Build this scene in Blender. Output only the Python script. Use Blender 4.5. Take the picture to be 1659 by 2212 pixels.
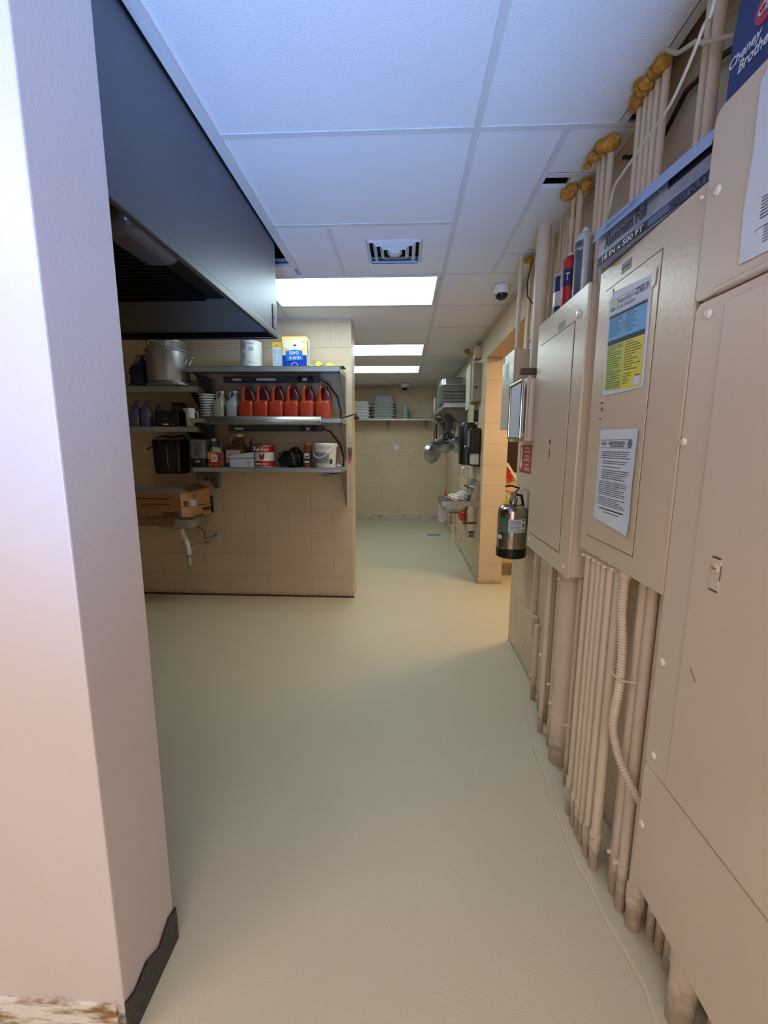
import bpy, bmesh, math, random
from mathutils import Vector, Matrix
random.seed(7)
for o in list(bpy.data.objects): bpy.data.objects.remove(o)
SC = bpy.context.scene; COL = SC.collection; PI = math.pi

# ---------------------------------------------------------------- camera
def make_camera():
    f, p, y, r = 909.66, math.radians(9.066), math.radians(2.627), math.radians(.2146)
    fwd = Vector((-math.sin(y)*math.cos(p), math.cos(y)*math.cos(p), -math.sin(p)))
    r0 = Vector((math.cos(y), math.sin(y), 0)); u0 = r0.cross(fwd)
    rt = math.cos(r)*r0 + math.sin(r)*u0; up = -math.sin(r)*r0 + math.cos(r)*u0
    cd = bpy.data.cameras.new('camera'); cam = bpy.data.objects.new('camera', cd); COL.objects.link(cam)
    cd.sensor_fit = 'VERTICAL'; cd.sensor_height = 36; cd.lens = f/2212*36; cd.clip_start = .02
    m = Matrix((rt, up, -fwd)).transposed().to_4x4(); m.translation = (0, 0, 1.416)
    cam.matrix_world = m; SC.camera = cam
make_camera()
# ---------------------------------------------------------------- world, lamps, exposure
SC.view_settings.view_transform = 'Standard'; SC.view_settings.look = 'None'
SC.view_settings.gamma = 1; SC.view_settings.exposure = 0.1; SC.view_settings.use_curve_mapping = False
wd = bpy.data.worlds.new('world'); SC.world = wd; wd.use_nodes = True
wd.node_tree.nodes['Background'].inputs[0].default_value = (.55, .7, 1, 1)
wd.node_tree.nodes['Background'].inputs[1].default_value = .3
LENS_POWER = 7.6           # emission of the fluorescent lenses
def area(name, loc, rot, sx, sy, power, color, spread=PI):
    l = bpy.data.lights.new(name, 'AREA'); l.shape = 'RECTANGLE'; l.size = sx; l.size_y = sy
    l.energy = power; l.color = color; l.spread = spread
    o = bpy.data.objects.new(name, l); COL.objects.link(o); o.location = loc; o.rotation_euler = rot
    return o
# added, unseen fill lamps behind the camera, a warm lamp in the side room
d_ = Vector((-.55, 2.75, 1.97)); area('ceiling_fill', (.25, -1.55, .5), d_.to_track_quat('-Z', 'Y').to_euler(), 1.3, .4, 19, (.18, .42, 1.0), math.radians(50))  # narrow blue fill added to tint the near ceiling
area('rear_fill', (-.3, -1.62, 1.2), (math.radians(90), 0, 0), 1.7, 1.6, 16, (1.0, .93, .88))  # neutral fill added to brighten the near left wall
area('side_room_lamp', (1.75, 3.5, 2.42), (0, 0, 0), .5, .5, 30, (1, .72, .38))

# ---------------------------------------------------------------- materials
def lin(c):
    return tuple((v/255/12.92 if v/255 <= .04045 else ((v/255+.055)/1.055)**2.4) for v in c)
MATS = {}
def mat(name, rgb, rough=.6, metal=0, var=.06, vs=6, bump=0, bs=120, spec=.5, emit=0, alpha=1, trans=0, coat=0):
    if name in MATS: return MATS[name]
    m = bpy.data.materials.new(name); m.use_nodes = True; nt = m.node_tree; N = nt.nodes; L = nt.links
    b = N['Principled BSDF']; c = lin(rgb)
    b.inputs['Roughness'].default_value = rough; b.inputs['Metallic'].default_value = metal
    b.inputs['Specular IOR Level'].default_value = spec
    if coat: b.inputs['Coat Weight'].default_value = coat; b.inputs['Coat Roughness'].default_value = .15
    tc = N.new('ShaderNodeTexCoord')
    nz = N.new('ShaderNodeTexNoise'); nz.inputs['Scale'].default_value = vs; nz.inputs['Detail'].default_value = 5
    L.new(tc.outputs['Object'], nz.inputs['Vector'])
    rp = N.new('ShaderNodeValToRGB'); rp.color_ramp.elements[0].position = .3; rp.color_ramp.elements[1].position = .7
    rp.color_ramp.elements[0].color = tuple(v*(1-var) for v in c)+(1,)
    rp.color_ramp.elements[1].color = tuple(min(1, v*(1+var)) for v in c)+(1,)
    L.new(nz.outputs['Fac'], rp.inputs['Fac']); L.new(rp.outputs['Color'], b.inputs['Base Color'])
    if bump:
        n2 = N.new('ShaderNodeTexNoise'); n2.inputs['Scale'].default_value = bs; n2.inputs['Detail'].default_value = 3
        L.new(tc.outputs['Object'], n2.inputs['Vector'])
        bp = N.new('ShaderNodeBump'); bp.inputs['Strength'].default_value = bump; bp.inputs['Distance'].default_value = .004
        L.new(n2.outputs['Fac'], bp.inputs['Height']); L.new(bp.outputs['Normal'], b.inputs['Normal'])
    if emit:
        b.inputs['Emission Color'].default_value = c+(1,); b.inputs['Emission Strength'].default_value = emit
    if trans: b.inputs['Transmission Weight'].default_value = trans
    if alpha < 1: b.inputs['Alpha'].default_value = alpha
    MATS[name] = m; return m

def block_mat(name, rgb, axis, shift, mort=.80, dirt=None, bump=.5):
    """painted concrete block; axis 'x' or 'y' is the wall's direction"""
    m = mat(name, rgb, .42, 0, .05, 3, .25, 160)
    nt = m.node_tree; N = nt.nodes; L = nt.links; b = N['Principled BSDF']
    tc = N.new('ShaderNodeTexCoord'); sp = N.new('ShaderNodeSeparateXYZ'); cb = N.new('ShaderNodeCombineXYZ')
    L.new(tc.outputs['Object'], sp.inputs[0])
    ad = N.new('ShaderNodeMath'); ad.inputs[1].default_value = shift
    L.new(sp.outputs['X' if axis == 'x' else 'Y'], ad.inputs[0]); L.new(ad.outputs[0], cb.inputs['X'])
    L.new(sp.outputs['Z'], cb.inputs['Y'])
    br = N.new('ShaderNodeTexBrick'); L.new(cb.outputs[0], br.inputs['Vector'])
    br.inputs['Scale'].default_value = 1; br.inputs['Brick Width'].default_value = .4064; br.inputs['Row Height'].default_value = .2032
    br.inputs['Mortar Size'].default_value = .0035; br.inputs['Mortar Smooth'].default_value = .6
    br.inputs['Color1'].default_value = (1, 1, 1, 1); br.inputs['Color2'].default_value = (.97, .97, .97, 1)
    br.inputs['Mortar'].default_value = (mort, mort, mort, 1)
    base = b.inputs['Base Color'].links[0].from_socket
    mx = N.new('ShaderNodeMix'); mx.data_type = 'RGBA'; mx.blend_type = 'MULTIPLY'; mx.inputs[0].default_value = 1
    L.new(base, mx.inputs[6]); L.new(br.outputs['Color'], mx.inputs[7]); out = mx.outputs[2]
    L.new(out, b.inputs['Base Color'])
    bp = N.new('ShaderNodeBump'); bp.invert = True; bp.inputs['Strength'].default_value = bump; bp.inputs['Distance'].default_value = .004
    L.new(br.outputs['Fac'], bp.inputs['Height'])
    old = b.inputs['Normal'].links[0].from_socket; L.new(old, bp.inputs['Normal']); L.new(bp.outputs['Normal'], b.inputs['Normal'])
    return m

def grime(m, rgb, z0, z1, scale=14, amount=.9, thr=.45):
    """scuffs and splashes of floor grime with a ragged edge, between heights z0 (full) and z1 (none)"""
    nt = m.node_tree; N = nt.nodes; L = nt.links; b = N['Principled BSDF']
    g = N.new('ShaderNodeNewGeometry'); sp = N.new('ShaderNodeSeparateXYZ'); L.new(g.outputs['Position'], sp.inputs[0])
    mr = N.new('ShaderNodeMapRange'); mr.inputs[1].default_value = z0; mr.inputs[2].default_value = z1
    mr.inputs[3].default_value = .55; mr.inputs[4].default_value = -.35
    L.new(sp.outputs['Z'], mr.inputs[0])
    nz = N.new('ShaderNodeTexNoise'); nz.inputs['Scale'].default_value = scale; nz.inputs['Detail'].default_value = 8; nz.inputs['Roughness'].default_value = .7
    L.new(g.outputs['Position'], nz.inputs['Vector'])
    ad = N.new('ShaderNodeMath'); L.new(nz.outputs['Fac'], ad.inputs[0]); L.new(mr.outputs[0], ad.inputs[1])
    rp = N.new('ShaderNodeMapRange'); rp.inputs[1].default_value = thr+.1; rp.inputs[2].default_value = thr+.35
    rp.inputs[3].default_value = 0; rp.inputs[4].default_value = amount; L.new(ad.outputs[0], rp.inputs[0])
    base = b.inputs['Base Color'].links[0].from_socket
    mx = N.new('ShaderNodeMix'); mx.data_type = 'RGBA'; L.new(rp.outputs[0], mx.inputs[0]); L.new(base, mx.inputs[6])
    mx.inputs[7].default_value = lin(rgb)+(1,); L.new(mx.outputs[2], b.inputs['Base Color'])
    return m

def patchy(name, rgbs, scale=10, rough=.6, stretch=(1, 1, 1), bump=.5):
    """worn surface with patches of several colours"""
    m = mat(name, rgbs[0], rough, 0, .05, 5, bump, 60); nt = m.node_tree; N = nt.nodes; L = nt.links; b = N['Principled BSDF']
    tc = N.new('ShaderNodeTexCoord'); mp = N.new('ShaderNodeMapping'); mp.inputs['Scale'].default_value = stretch
    L.new(tc.outputs['Object'], mp.inputs[0])
    nz = N.new('ShaderNodeTexNoise'); nz.inputs['Scale'].default_value = scale; nz.inputs['Detail'].default_value = 7; nz.inputs['Roughness'].default_value = .65
    L.new(mp.outputs[0], nz.inputs['Vector'])
    rp = N.new('ShaderNodeValToRGB'); cr = rp.color_ramp; n = len(rgbs)
    pos = [.3+.4*i/(n-1) for i in range(n)]
    cr.elements[0].position = pos[0]; cr.elements[0].color = lin(rgbs[0])+(1,)
    cr.elements[1].position = pos[-1]; cr.elements[1].color = lin(rgbs[-1])+(1,)
    for i in range(1, n-1):
        e = cr.elements.new(pos[i]); e.color = lin(rgbs[i])+(1,)
    L.new(nz.outputs['Fac'], rp.inputs['Fac']); L.new(rp.outputs['Color'], b.inputs['Base Color'])
    return m

WALL = (212, 190, 160)
m_wallA = grime(block_mat('painted_block_far', WALL, 'x', .233), (140, 115, 85), .0, .10, 22, .4, .55)
m_wallR = grime(block_mat('painted_block_side', WALL, 'y', .1), (130, 112, 82), .0, .12, 22, .5, .52)
m_plaster = mat('painted_plaster', (222, 208, 200), .38, 0, .03, 2, .12, 90, coat=.1)
m_plasterb = grime(mat('painted_plaster_scuffed', (214, 204, 202), .38, 0, .03, 2, .12, 90), (66, 58, 56), .02, .20, 30, .85, .50)
m_floor = mat('epoxy_floor', (202, 191, 165), .33, 0, .035, 1.2, .45, 260, spec=.45)
m_tile = mat('ceiling_tile', (222, 222, 222), .85, 0, .02, 3, .35, 220)
m_tbar = mat('ceiling_grid_metal', (205, 205, 203), .45, 0, .02, 5)
m_dark = mat('black_void', (8, 8, 10), .9, 0, .2)
m_panel = mat('cream_panel_enamel', (214, 193, 166), .28, 0, .03, 3, .16, 75, spec=.5)
m_panel2 = mat('cream_panel_enamel_worn', (214, 195, 172), .4, 0, .04, 2.5, .12, 75)
m_pipe = grime(mat('painted_conduit', (215, 196, 172), .38, 0, .05, 8, .15, 60), (140, 120, 96), .0, .30, 35, .7, .50)
m_pipeb = mat('painted_fitting', (210, 190, 165), .4, 0, .05, 8, .15, 60)
m_foam = patchy('expanding_foam', [(125, 80, 26), (188, 135, 48), (215, 172, 86)], 45, .8, bump=1)
m_steel = mat('brushed_stainless', (165, 170, 172), .32, 1, .1, 9, .05, 300)
m_steel_d = mat('dull_stainless', (115, 115, 110), .45, 1, .15, 7, .05, 300)
m_chrome = mat('chrome', (210, 210, 210), .12, 1, .05)
m_gal = mat('galvanised_grey', (150, 152, 145), .5, .3, .08)
m_black = mat('black_plastic', (16, 16, 18), .3, 0, .1)
m_blackm = mat('black_rubber', (22, 21, 20), .6, 0, .15)
m_white = mat('white_plastic', (222, 222, 218), .4, 0, .03)
m_paper = mat('white_paper', (215, 222, 230), .6, 0, .03, 12)
m_ink = mat('grey_print', (95, 100, 112), .7); m_inkd = mat('dark_print', (28, 34, 44), .6)
m_blue = mat('light_blue_print', (88, 160, 215), .5); m_yel = mat('yellow_print', (222, 205, 40), .5); m_grn = mat('lime_print', (180, 195, 70), .5)
m_navy = mat('navy_print', (20, 34, 84), .45, 0, .1); m_red = mat('red_print', (190, 30, 28), .45)
m_redsign = mat('red_sign_plastic', (182, 44, 50), .35)
m_screw = mat('painted_screw', (225, 212, 195), .35)
m_line = mat('shadowed_seam', (92, 76, 62), .8)

# ---------------------------------------------------------------- mesh building
class MB:
    def __init__(s): s.bm = bmesh.new(); s.mats = []
    def mi(s, m):
        if m not in s.mats: s.mats.append(m)
        return s.mats.index(m)
    def _face(s, vs, k, sm=True):
        try:
            f = s.bm.faces.new(vs); f.material_index = k; f.smooth = sm
        except ValueError: pass
    def box(s, a, b, m, bev=0, seg=2, rot=None, at=None):
        c = Vector(((a[0]+b[0])/2, (a[1]+b[1])/2, (a[2]+b[2])/2)); d = [abs(b[i]-a[i]) for i in range(3)]
        t = bmesh.new(); bmesh.ops.create_cube(t, size=1)
        for v in t.verts: v.co = Vector((v.co.x*d[0], v.co.y*d[1], v.co.z*d[2]))
        if bev: bmesh.ops.bevel(t, geom=t.edges[:], offset=min(bev, min(d)*.49), segments=seg, profile=.5, affect='EDGES')
        t.normal_update()
        for f in t.faces: f.smooth = max(abs(f.normal.x), abs(f.normal.y), abs(f.normal.z)) < .999
        R = rot.to_matrix() if rot is not None and hasattr(rot, 'to_matrix') else rot
        for v in t.verts:
            q = v.co
            if R is not None: q = R @ q
            v.co = q + c
        s.merge(t, m, True); return s
    def merge(s, t, m, flat=False):
        k = s.mi(m); mp = {}
        for v in t.verts: mp[v] = s.bm.verts.new(v.co)
        for f in t.faces: s._face([mp[v] for v in f.verts], k, f.smooth if flat else True)
        t.free()
    def quad(s, pts, m):
        s._face([s.bm.verts.new(Vector(p)) for p in pts], s.mi(m)); return s
    def prism(s, poly, vec, m):
        """polygon (3-D points) pushed along vec"""
        k = s.mi(m); vec = Vector(vec)
        a = [s.bm.verts.new(Vector(p)) for p in poly]; b = [s.bm.verts.new(Vector(p)+vec) for p in poly]
        s._face(a[::-1], k); s._face(b, k)
        n = len(a)
        for i in range(n): s._face([a[i], a[(i+1) % n], b[(i+1) % n], b[i]], k)
        return s
    def tube(s, pts, r, m, n=12, caps=True, closed=False):
        k = s.mi(m); pts = [Vector(p) for p in pts]; N_ = len(pts)
        rs = r if isinstance(r, (list, tuple)) else [r]*N_
        rings = []; prev = None
        for i, p in enumerate(pts):
            if closed: d = pts[(i+1) % N_]-pts[i-1]
            else: d = pts[min(i+1, N_-1)]-pts[max(i-1, 0)]
            d.normalize()
            if prev is None:
                u = d.cross(Vector((0, 0, 1)))
                if u.length < .1: u = d.cross(Vector((1, 0, 0)))
            else: u = prev - d*prev.dot(d)
            u.normalize(); prev = u; w = d.cross(u)
            rings.append([s.bm.verts.new(p+(u*math.cos(2*PI*j/n)+w*math.sin(2*PI*j/n))*rs[i]) for j in range(n)])
        for i in range(N_ if closed else N_-1):
            A, B = rings[i], rings[(i+1) % N_]
            for j in range(n): s._face([A[j], A[(j+1) % n], B[(j+1) % n], B[j]], k)
        if caps and not closed: s._face(rings[0][::-1], k); s._face(rings[-1], k)
        return s
    def loft(s, secs, m, n=28, cap=True, rot=None, at=None):
        """sections (z, cx, cy, rx, ry, e): superellipse rings stacked along z"""
        k = s.mi(m); rings = []
        for (z, cx, cy, rx, ry, e) in secs:
            ring = []
            for j in range(n):
                t = 2*PI*j/n; c, q = math.cos(t), math.sin(t)
                p = Vector((cx+rx*math.copysign(abs(c)**(2/e), c), cy+ry*math.copysign(abs(q)**(2/e), q), z))
                if rot is not None: p = rot @ p
                if at is not None: p = p + Vector(at)
                ring.append(s.bm.verts.new(p))
            rings.append(ring)
        for A, B in zip(rings, rings[1:]):
            for j in range(n): s._face([A[j], A[(j+1) % n], B[(j+1) % n], B[j]], k)
        if cap: s._face(rings[0][::-1], k); s._face(rings[-1], k)
        return s
    def lathe(s, prof, c, m, n=28, rot=None, cap=True):
        return s.loft([(z, 0, 0, r, r, 2) for r, z in prof], m, n, cap, rot, c)
    def build(s, name, parent=None, loc=None, sharp=32):
        bm = s.bm
        if parent is not None and loc is None: org = Vector(parent['_o'])
        elif loc is not None: org = Vector(loc)
        else: org = Vector((0, 0, 0))
        for v in bm.verts: v.co -= org
        bmesh.ops.recalc_face_normals(bm, faces=bm.faces[:])
        ang = math.radians(sharp)
        for e in bm.edges:
            if len(e.link_faces) == 2 and e.calc_face_angle(0) > ang: e.smooth = False
        me = bpy.data.meshes.new(name); bm.to_mesh(me); bm.free()
        for m in s.mats: me.materials.append(m)
        o = bpy.data.objects.new(name, me); COL.objects.link(o)
        if parent is not None: o.parent = parent
        if loc is not None and parent is None: o.location = loc
        o['_o'] = tuple(org)
        return o
def tag(o, label=None, cat=None, group=None, kind=None):
    if label: o['label'] = label
    if cat: o['category'] = cat
    if group: o['group'] = group
    if kind: o['kind'] = kind
    return o
def thing(name, label, cat, loc, group=None):
    o = bpy.data.objects.new(name, None); COL.objects.link(o); o.location = loc; o.empty_display_size = .05
    o['_o'] = tuple(loc); return tag(o, label, cat, group)
def struct(mb, name): return tag(mb.build(name), kind='structure')
def dup(root, loc, label, group=None):
    r = root.copy(); COL.objects.link(r); r.location = loc; r['label'] = label
    if group: r['group'] = group
    for ch in root.children:
        c = ch.copy(); COL.objects.link(c); c.parent = r
        for g in ch.children:
            d = g.copy(); COL.objects.link(d); d.parent = c
    return r
def lettering(s, o, u, v, w, h, m, parent, name='lettering', bold=.0, shear=0, n_off=.0008):
    """flat letters fitted to a w x h box, o = lower left corner, u / v = reading and up directions"""
    cu = bpy.data.curves.new(name, 'FONT'); cu.body = s; cu.size = 1; cu.offset = bold; cu.shear = shear; cu.fill_mode = 'BOTH'; cu.resolution_u = 3
    t = bpy.data.objects.new('t', cu); me = bpy.data.meshes.new_from_object(t)
    bpy.data.objects.remove(t); bpy.data.curves.remove(cu)
    u = Vector(u).normalized(); v = Vector(v).normalized(); n = u.cross(v)
    xs = [p.co.x for p in me.vertices]; ys = [p.co.y for p in me.vertices]
    x0, x1, y0, y1 = min(xs), max(xs), min(ys), max(ys)
    org = Vector(parent['_o']) if parent is not None else Vector((0, 0, 0))
    for p in me.vertices:
        a = (p.co.x-x0)/(x1-x0)*w; b = (p.co.y-y0)/(y1-y0)*h
        p.co = Vector(o)+u*a+v*b+n*n_off-org
    me.materials.clear(); me.materials.append(m); me.name = name
    ob = bpy.data.objects.new(name, me); COL.objects.link(ob)
    if parent is not None: ob.parent = parent
    ob['_o'] = tuple(org); return ob
def decals(name, o, u, v, rects, parent, step=.0004):
    """thin printed areas: (u0, v0, u1, v1, material, layer) in metres from o"""
    mb = MB(); o = Vector(o); u = Vector(u).normalized(); v = Vector(v).normalized(); n = u.cross(v)
    for (a, b, c, d, m, l) in rects:
        q = o+n*step*l
        mb.quad([q+u*a+v*b, q+u*c+v*b, q+u*c+v*d, q+u*a+v*d], m)
    return mb.build(name, parent)
def textlines(u0, u1, v1, v0, pitch, m, l, seed, th=.35, short=.25):
    """rows of small print as broken dashes"""
    rnd = random.Random(seed); out = []; v = v1
    while v-pitch*th > v0:
        e = u1-(u1-u0)*(rnd.random()**2)*short*2.2; a = u0
        while a < e-1e-4:
            w = rnd.uniform(.35, 1)*(u1-u0)*.22; b = min(e, a+w); out.append((a, v-pitch*th, b, v, m, l)); a = b+(u1-u0)*.012
        v -= pitch*(1 if rnd.random() > .12 else 1.7)
    return out
NX, UX, UZ = (0, -1, 0), (1, 0, 0), (0, 0, 1)   # reading direction on the right wall, on the far walls, up
XP = .62                                        # front plane of the electrical panels
def S(y, z): return y*.984, 1.416+(z-1.416)*.984

# ================================================================= SETTING
CZ = 2.47
def setting():
    struct(MB().box((-3.6, -2.7, -.1), (3.0, 8.3, 0), m_floor), 'floor')
    # right wall with the opening
    xr = .775
    mb = MB().box((xr, -2.7, 0), (.99, 2.93, 2.8), m_wallR).box((xr, 2.93, 2.235), (.99, 4.22, 2.8), m_wallR).box((xr+.008, 4.22, 0), (1.015, 8.3, 2.8), m_wallR)
    struct(mb, 'wall_right')
    struct(MB().box((-3.6, 8.0, 0), (xr+.008, 8.3, 2.8), block_mat('painted_block_back', WALL, 'x', .31)), 'wall_back')
    struct(MB().box((-3.6, 3.76, 0), (-.457, 3.985, 2.8), m_wallA), 'wall_middle')
    struct(MB().box((-3.8, -2.7, 0), (-3.6, 8.3, 2.8), mat('dark_left_wall', (120, 108, 92), .6)), 'wall_left')  # unseen wall, toned dark to cut bounce light into the kitchen
    # near pier on the left: pinkish front face, lavender return
    mb = MB().box((-2.4, .768, 0), (-.643, .98, 2.8), m_plasterb, .004)
    struct(mb, 'wall_near_left')
    # damaged strips where base trim was torn off
    mb = MB().box((-1.6, .762, 0), (-.66, .768, .112), patchy('torn_base_adhesive', [(110, 75, 40), (150, 115, 75), (235, 232, 225), (225, 222, 215)], 7, stretch=(1, 1, 4)))
    struct(mb, 'trim_1')
    mb = MB().prism([(-.643, .768, 0), (-.643, .985, 0), (-.643, .985, .105), (-.643, .95, .112), (-.643, .90, .085), (-.643, .85, .115), (-.643, .80, .10), (-.643, .768, .115)], (.006, 0, 0),
                    patchy('black_vinyl_base', [(12, 11, 14), (28, 25, 29), (58, 52, 55)], 22, .35, (3, 3, 1)))
    struct(mb, 'baseboard_near_left')
    mb = MB().box((-3.6, 3.748, 0), (-.45, 3.76, .012), mat('dark_floor_joint', (62, 52, 38), .8))
    struct(mb, 'trim_2')
    worn = patchy('worn_base', [(112, 88, 58), (178, 165, 140), (214, 206, 192), (128, 108, 78)], 8, .5, (1, 1, 3))
    struct(MB().box((-3.6, 7.985, 0), (xr, 8.0, .095), worn, .003), 'baseboard_back')
    struct(MB().box((xr-.008, 4.24, 0), (xr+.008, 8.0, .085), worn, .003), 'baseboard_right')
    # raised epoxy cove round the feet of the conduits
    pts = [(.775, 2.93), (.765, 2.5), (.755, 2.25), (.70, 2.2), (.665, 2.02), (.655, 1.86), (.63, 1.80), (.635, 1.66), (.615, 1.56), (.612, 1.40), (.612, 1.25), (.625, 1.19), (.628, 1.10), (.64, 1.03), (.655, .93), (.64, .80), (.66, .6), (.70, .3), (.72, -.5)]
    mb = MB(); k = [(x, y, .0) for x, y in pts] + [(.775, -.5, 0)]
    mb.prism(k[::-1], (0, 0, .014), m_floor)
    mb.tube([(x, y, .003) for x, y in pts], .011, m_floor, 10)
    struct(mb, 'trim_3')
    # side room seen through the opening
    m_side = mat('side_room_paint', (214, 186, 148), .6, 0, .05, 4)
    mb = MB().box((1.015, 4.55, 0), (3.0, 4.7, 1.12), m_side).box((1.7, 4.55, 1.12), (3.0, 4.7, 2.8), m_side).box((1.015, 4.55, 2.05), (1.7, 4.7, 2.8), m_side)
    mb.box((2.8, 1.6, 0), (3.0, 4.7, 2.8), m_side).box((.99, 1.4, 0), (3.0, 1.6, 2.8), m_side)
    struct(mb, 'wall_side_room')
    struct(MB().box((1.0, 4.705, 1.0), (1.8, 4.72, 2.2), mat('dark_pass_through', (48, 32, 22), .8)), 'pass_through_backing')  # dark sheet behind the opening, standing for the unlit space beyond
    struct(MB().box((1.015, 4.53, 0), (2.8, 4.55, .14), patchy('side_base', [(120, 108, 88), (160, 148, 125)], 6)), 'baseboard_side_room')
    # rear of the room, behind the camera, with a window added around the fill lamps
    mb = MB().box((-3.6, -1.9, 0), (-1.2, -1.7, 2.8), m_wallR).box((.6, -1.9, 0), (.775, -1.7, 2.8), m_wallR).box((-1.2, -1.9, 0), (.6, -1.7, .3), m_wallR).box((-1.2, -1.9, 2.0), (.6, -1.7, 2.8), m_wallR)
    struct(mb, 'wall_rear')
    mb = MB()
    for x in (-1.2, -.62, -.02, .56): mb.box((x, -1.82, .3), (x+.04, -1.76, 2.0), m_white)
    for z in (.3, 1.96): mb.box((-1.2, -1.82, z), (.6, -1.76, z+.04), m_white)
    struct(mb, 'added_window')
setting()

# ---------------------------------------------------------------- ceiling
def ceiling():
    xs, r0, P = .235, 1.6224, .6096
    rows = [r0+P*k for k in range(-7, 12)]
    T = []   # tile rectangles x0,x1,y0,y1
    g = .0022
    wallx = .775
    r = lambda k: r0+P*k
    # field left of the long bar
    for k in range(-7, 11):
        y0, y1 = r(k), r(k+1)
        if y1 > 8.1: y1 = 8.0
        if k < 1: T.append((-.655, xs, y0, y1)) if k >= -1 else T.append((-.985, xs, y0, y1))
        if k == 1: T += [(-.655, -.385, y0, y1), (-.385, -.235, y0, y1)]      # vent tile handled below
        if k >= 2 and k not in (2, 5, 7): T.append((-.985, xs, y0, y1))
        if k >= 2: T += [(-2.2, -.985, y0, y1), (-3.6, -2.2, y0, y1)]
        if k < 1 and k < -1: T += [(-2.2, -.985, y0, y1), (-3.6, -2.2, y0, y1)]
        if k >= 2 or k < -1: T.append((xs, wallx, y0, y1))
    T = [t for t in T if not (abs(t[0]+.385) < 1e-6)]
    # vent tile with a hole for the diffuser
    y0, y1 = r(1), r(2); vx0, vx1, vy0, vy1 = -.215, .09, 2.385, 2.69
    T += [(-.385, vx0, y0, y1), (vx1, xs, y0, y1), (vx0, vx1, y0, vy0), (vx0, vx1, vy1, y1)]
    # right of the long bar, nearest bays
    T += [(xs, .70, r(-2), r(0)), (xs, .542, r(0), r(2))]
    T += [(.542, .775, r(0), 1.765), (.542, .775, 1.765, 1.872), (.655, .775, 1.895, 1.967), (.542, .775, 1.967, 2.53), (.542, .775, 2.545, 2.565), (.542, .775, 2.585, r(2))]
    mb = MB()
    for i, (a, b, c, d) in enumerate(T):
        join = 0 if (abs(a+.385) < 1e-6 or abs(c-vy1) < 1e-6 or abs(d-vy0) < 1e-6 or (abs(a-vx1) < 1e-6)) else g
        gx = join
        mb.box((a+gx, c+gx, CZ+.002), (b-gx, d-gx, CZ+.018), m_tile)
    struct(mb, 'ceiling')
    mb = MB(); w = .012
    def bx(x, y0, y1): mb.box((x-w, y0, CZ-.0006), (x+w, y1, CZ+.0017), m_tbar)
    def by(y, x0, x1): mb.box((x0, y-w, CZ-.0008), (x1, y+w, CZ+.0015), m_tbar)
    bx(xs, -2.5, 8.0); bx(.542, r(0), r(2)); bx(-.385, r(1), r(2)); bx(-.985, r(2), 8.0)
    by(r(0), -.655, .775); by(r(1), -.655, xs)
    for k in range(2, 11): by(r(k), -3.6, .775)
    bx(.712, -2.5, r(0)); by(1.884, .555, .775); by(2.575, .555, .775); by(r(-1), -.655, .70); by(r(-2), -3.6, .7)
    mb.box((.757, r(2), CZ-.012), (.783, 8.0, CZ+.001), m_tbar)
    by(7.985, -3.6, .78); mb.box((-3.6, 3.735, CZ-.004), (-.44, 3.76, CZ+.001), m_tbar)
    struct(mb, 'trim_4')
    # angle trim along the hood
    mb = MB().box((-.682, -.2, CZ-.012), (-.645, 2.70, CZ+.002), m_tbar).box((-.69, 2.68, CZ-.006), (-1.6, 2.70, CZ+.002), m_tbar)
    struct(mb, 'trim_5')
    mb = MB().box((-1.6, 2.70, CZ+.002), (-.682, r(2), CZ+.018), m_tile).box((-3.6, -.3, CZ+.004), (-2.05, r(2), CZ+.018), m_tile)
    struct(mb, 'ceiling_1')
    struct(MB().box((-3.8, -2.7, 2.8), (3.0, 8.3, 2.85), m_dark), 'ceiling_2')
    struct(MB().box((.99, 1.4, 2.5), (3.0, 4.7, 2.52), m_tile), 'ceiling_3')
ceiling()

# fluorescent fixtures
m_lens = mat('fluorescent_lens', (222, 243, 245), .4, 0, .01, 3, emit=LENS_POWER)
def lens_ripples(m):
    nt = m.node_tree; N = nt.nodes; L = nt.links; b = N['Principled BSDF']
    tc = N.new('ShaderNodeTexCoord'); wv = N.new('ShaderNodeTexWave'); wv.bands_direction = 'Y'; wv.inputs['Scale'].default_value = 1.6; wv.inputs['Distortion'].default_value = .6
    L.new(tc.outputs['Object'], wv.inputs['Vector'])
    mr = N.new('ShaderNodeMapRange'); mr.inputs[3].default_value = LENS_POWER*.8; mr.inputs[4].default_value = LENS_POWER*1.15
    L.new(wv.outputs['Fac'], mr.inputs[0]); L.new(mr.outputs[0], b.inputs['Emission Strength'])
lens_ripples(m_lens)
def light(y, label, x0=-.985, x1=.235, ml=None):
    t = thing('ceiling_light', label, 'ceiling light', ((x0+x1)/2, y+.305, CZ), 'fluorescent lights set in the ceiling grid')
    a, b, c, d = x0+.014, x1-.014, y+.014, y+.5956
    mb = MB(); f = .022
    mb.box((a, c, CZ-.004), (b, c+f, CZ+.01), m_tbar, .002).box((a, d-f, CZ-.004), (b, d, CZ+.01), m_tbar, .002)
    mb.box((a, c+f, CZ-.004), (a+f, d-f, CZ+.01), m_tbar, .002).box((b-f, c+f, CZ-.004), (b, d-f, CZ+.01), m_tbar, .002)
    mb.box((a, c, CZ+.01), (b, d, CZ+.11), m_tbar)
    mb.build('frame', t)
    MB().box((a+f, c+f, CZ+.001), (b-f, d-f, CZ+.006), ml or m_lens).build('diffuser', t)
    return t
light(2.8416, 'large glowing fluorescent panel between the square vent and the middle wall')
light(4.6704, 'second glowing ceiling panel, just past the end of the middle wall')
light(5.8896, 'farthest glowing ceiling panel, bluish, nearest the back wall')
m_lens2 = mat('warm_fill_lens', (255, 238, 228), .4, 0, .01, 3, emit=10)
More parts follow.
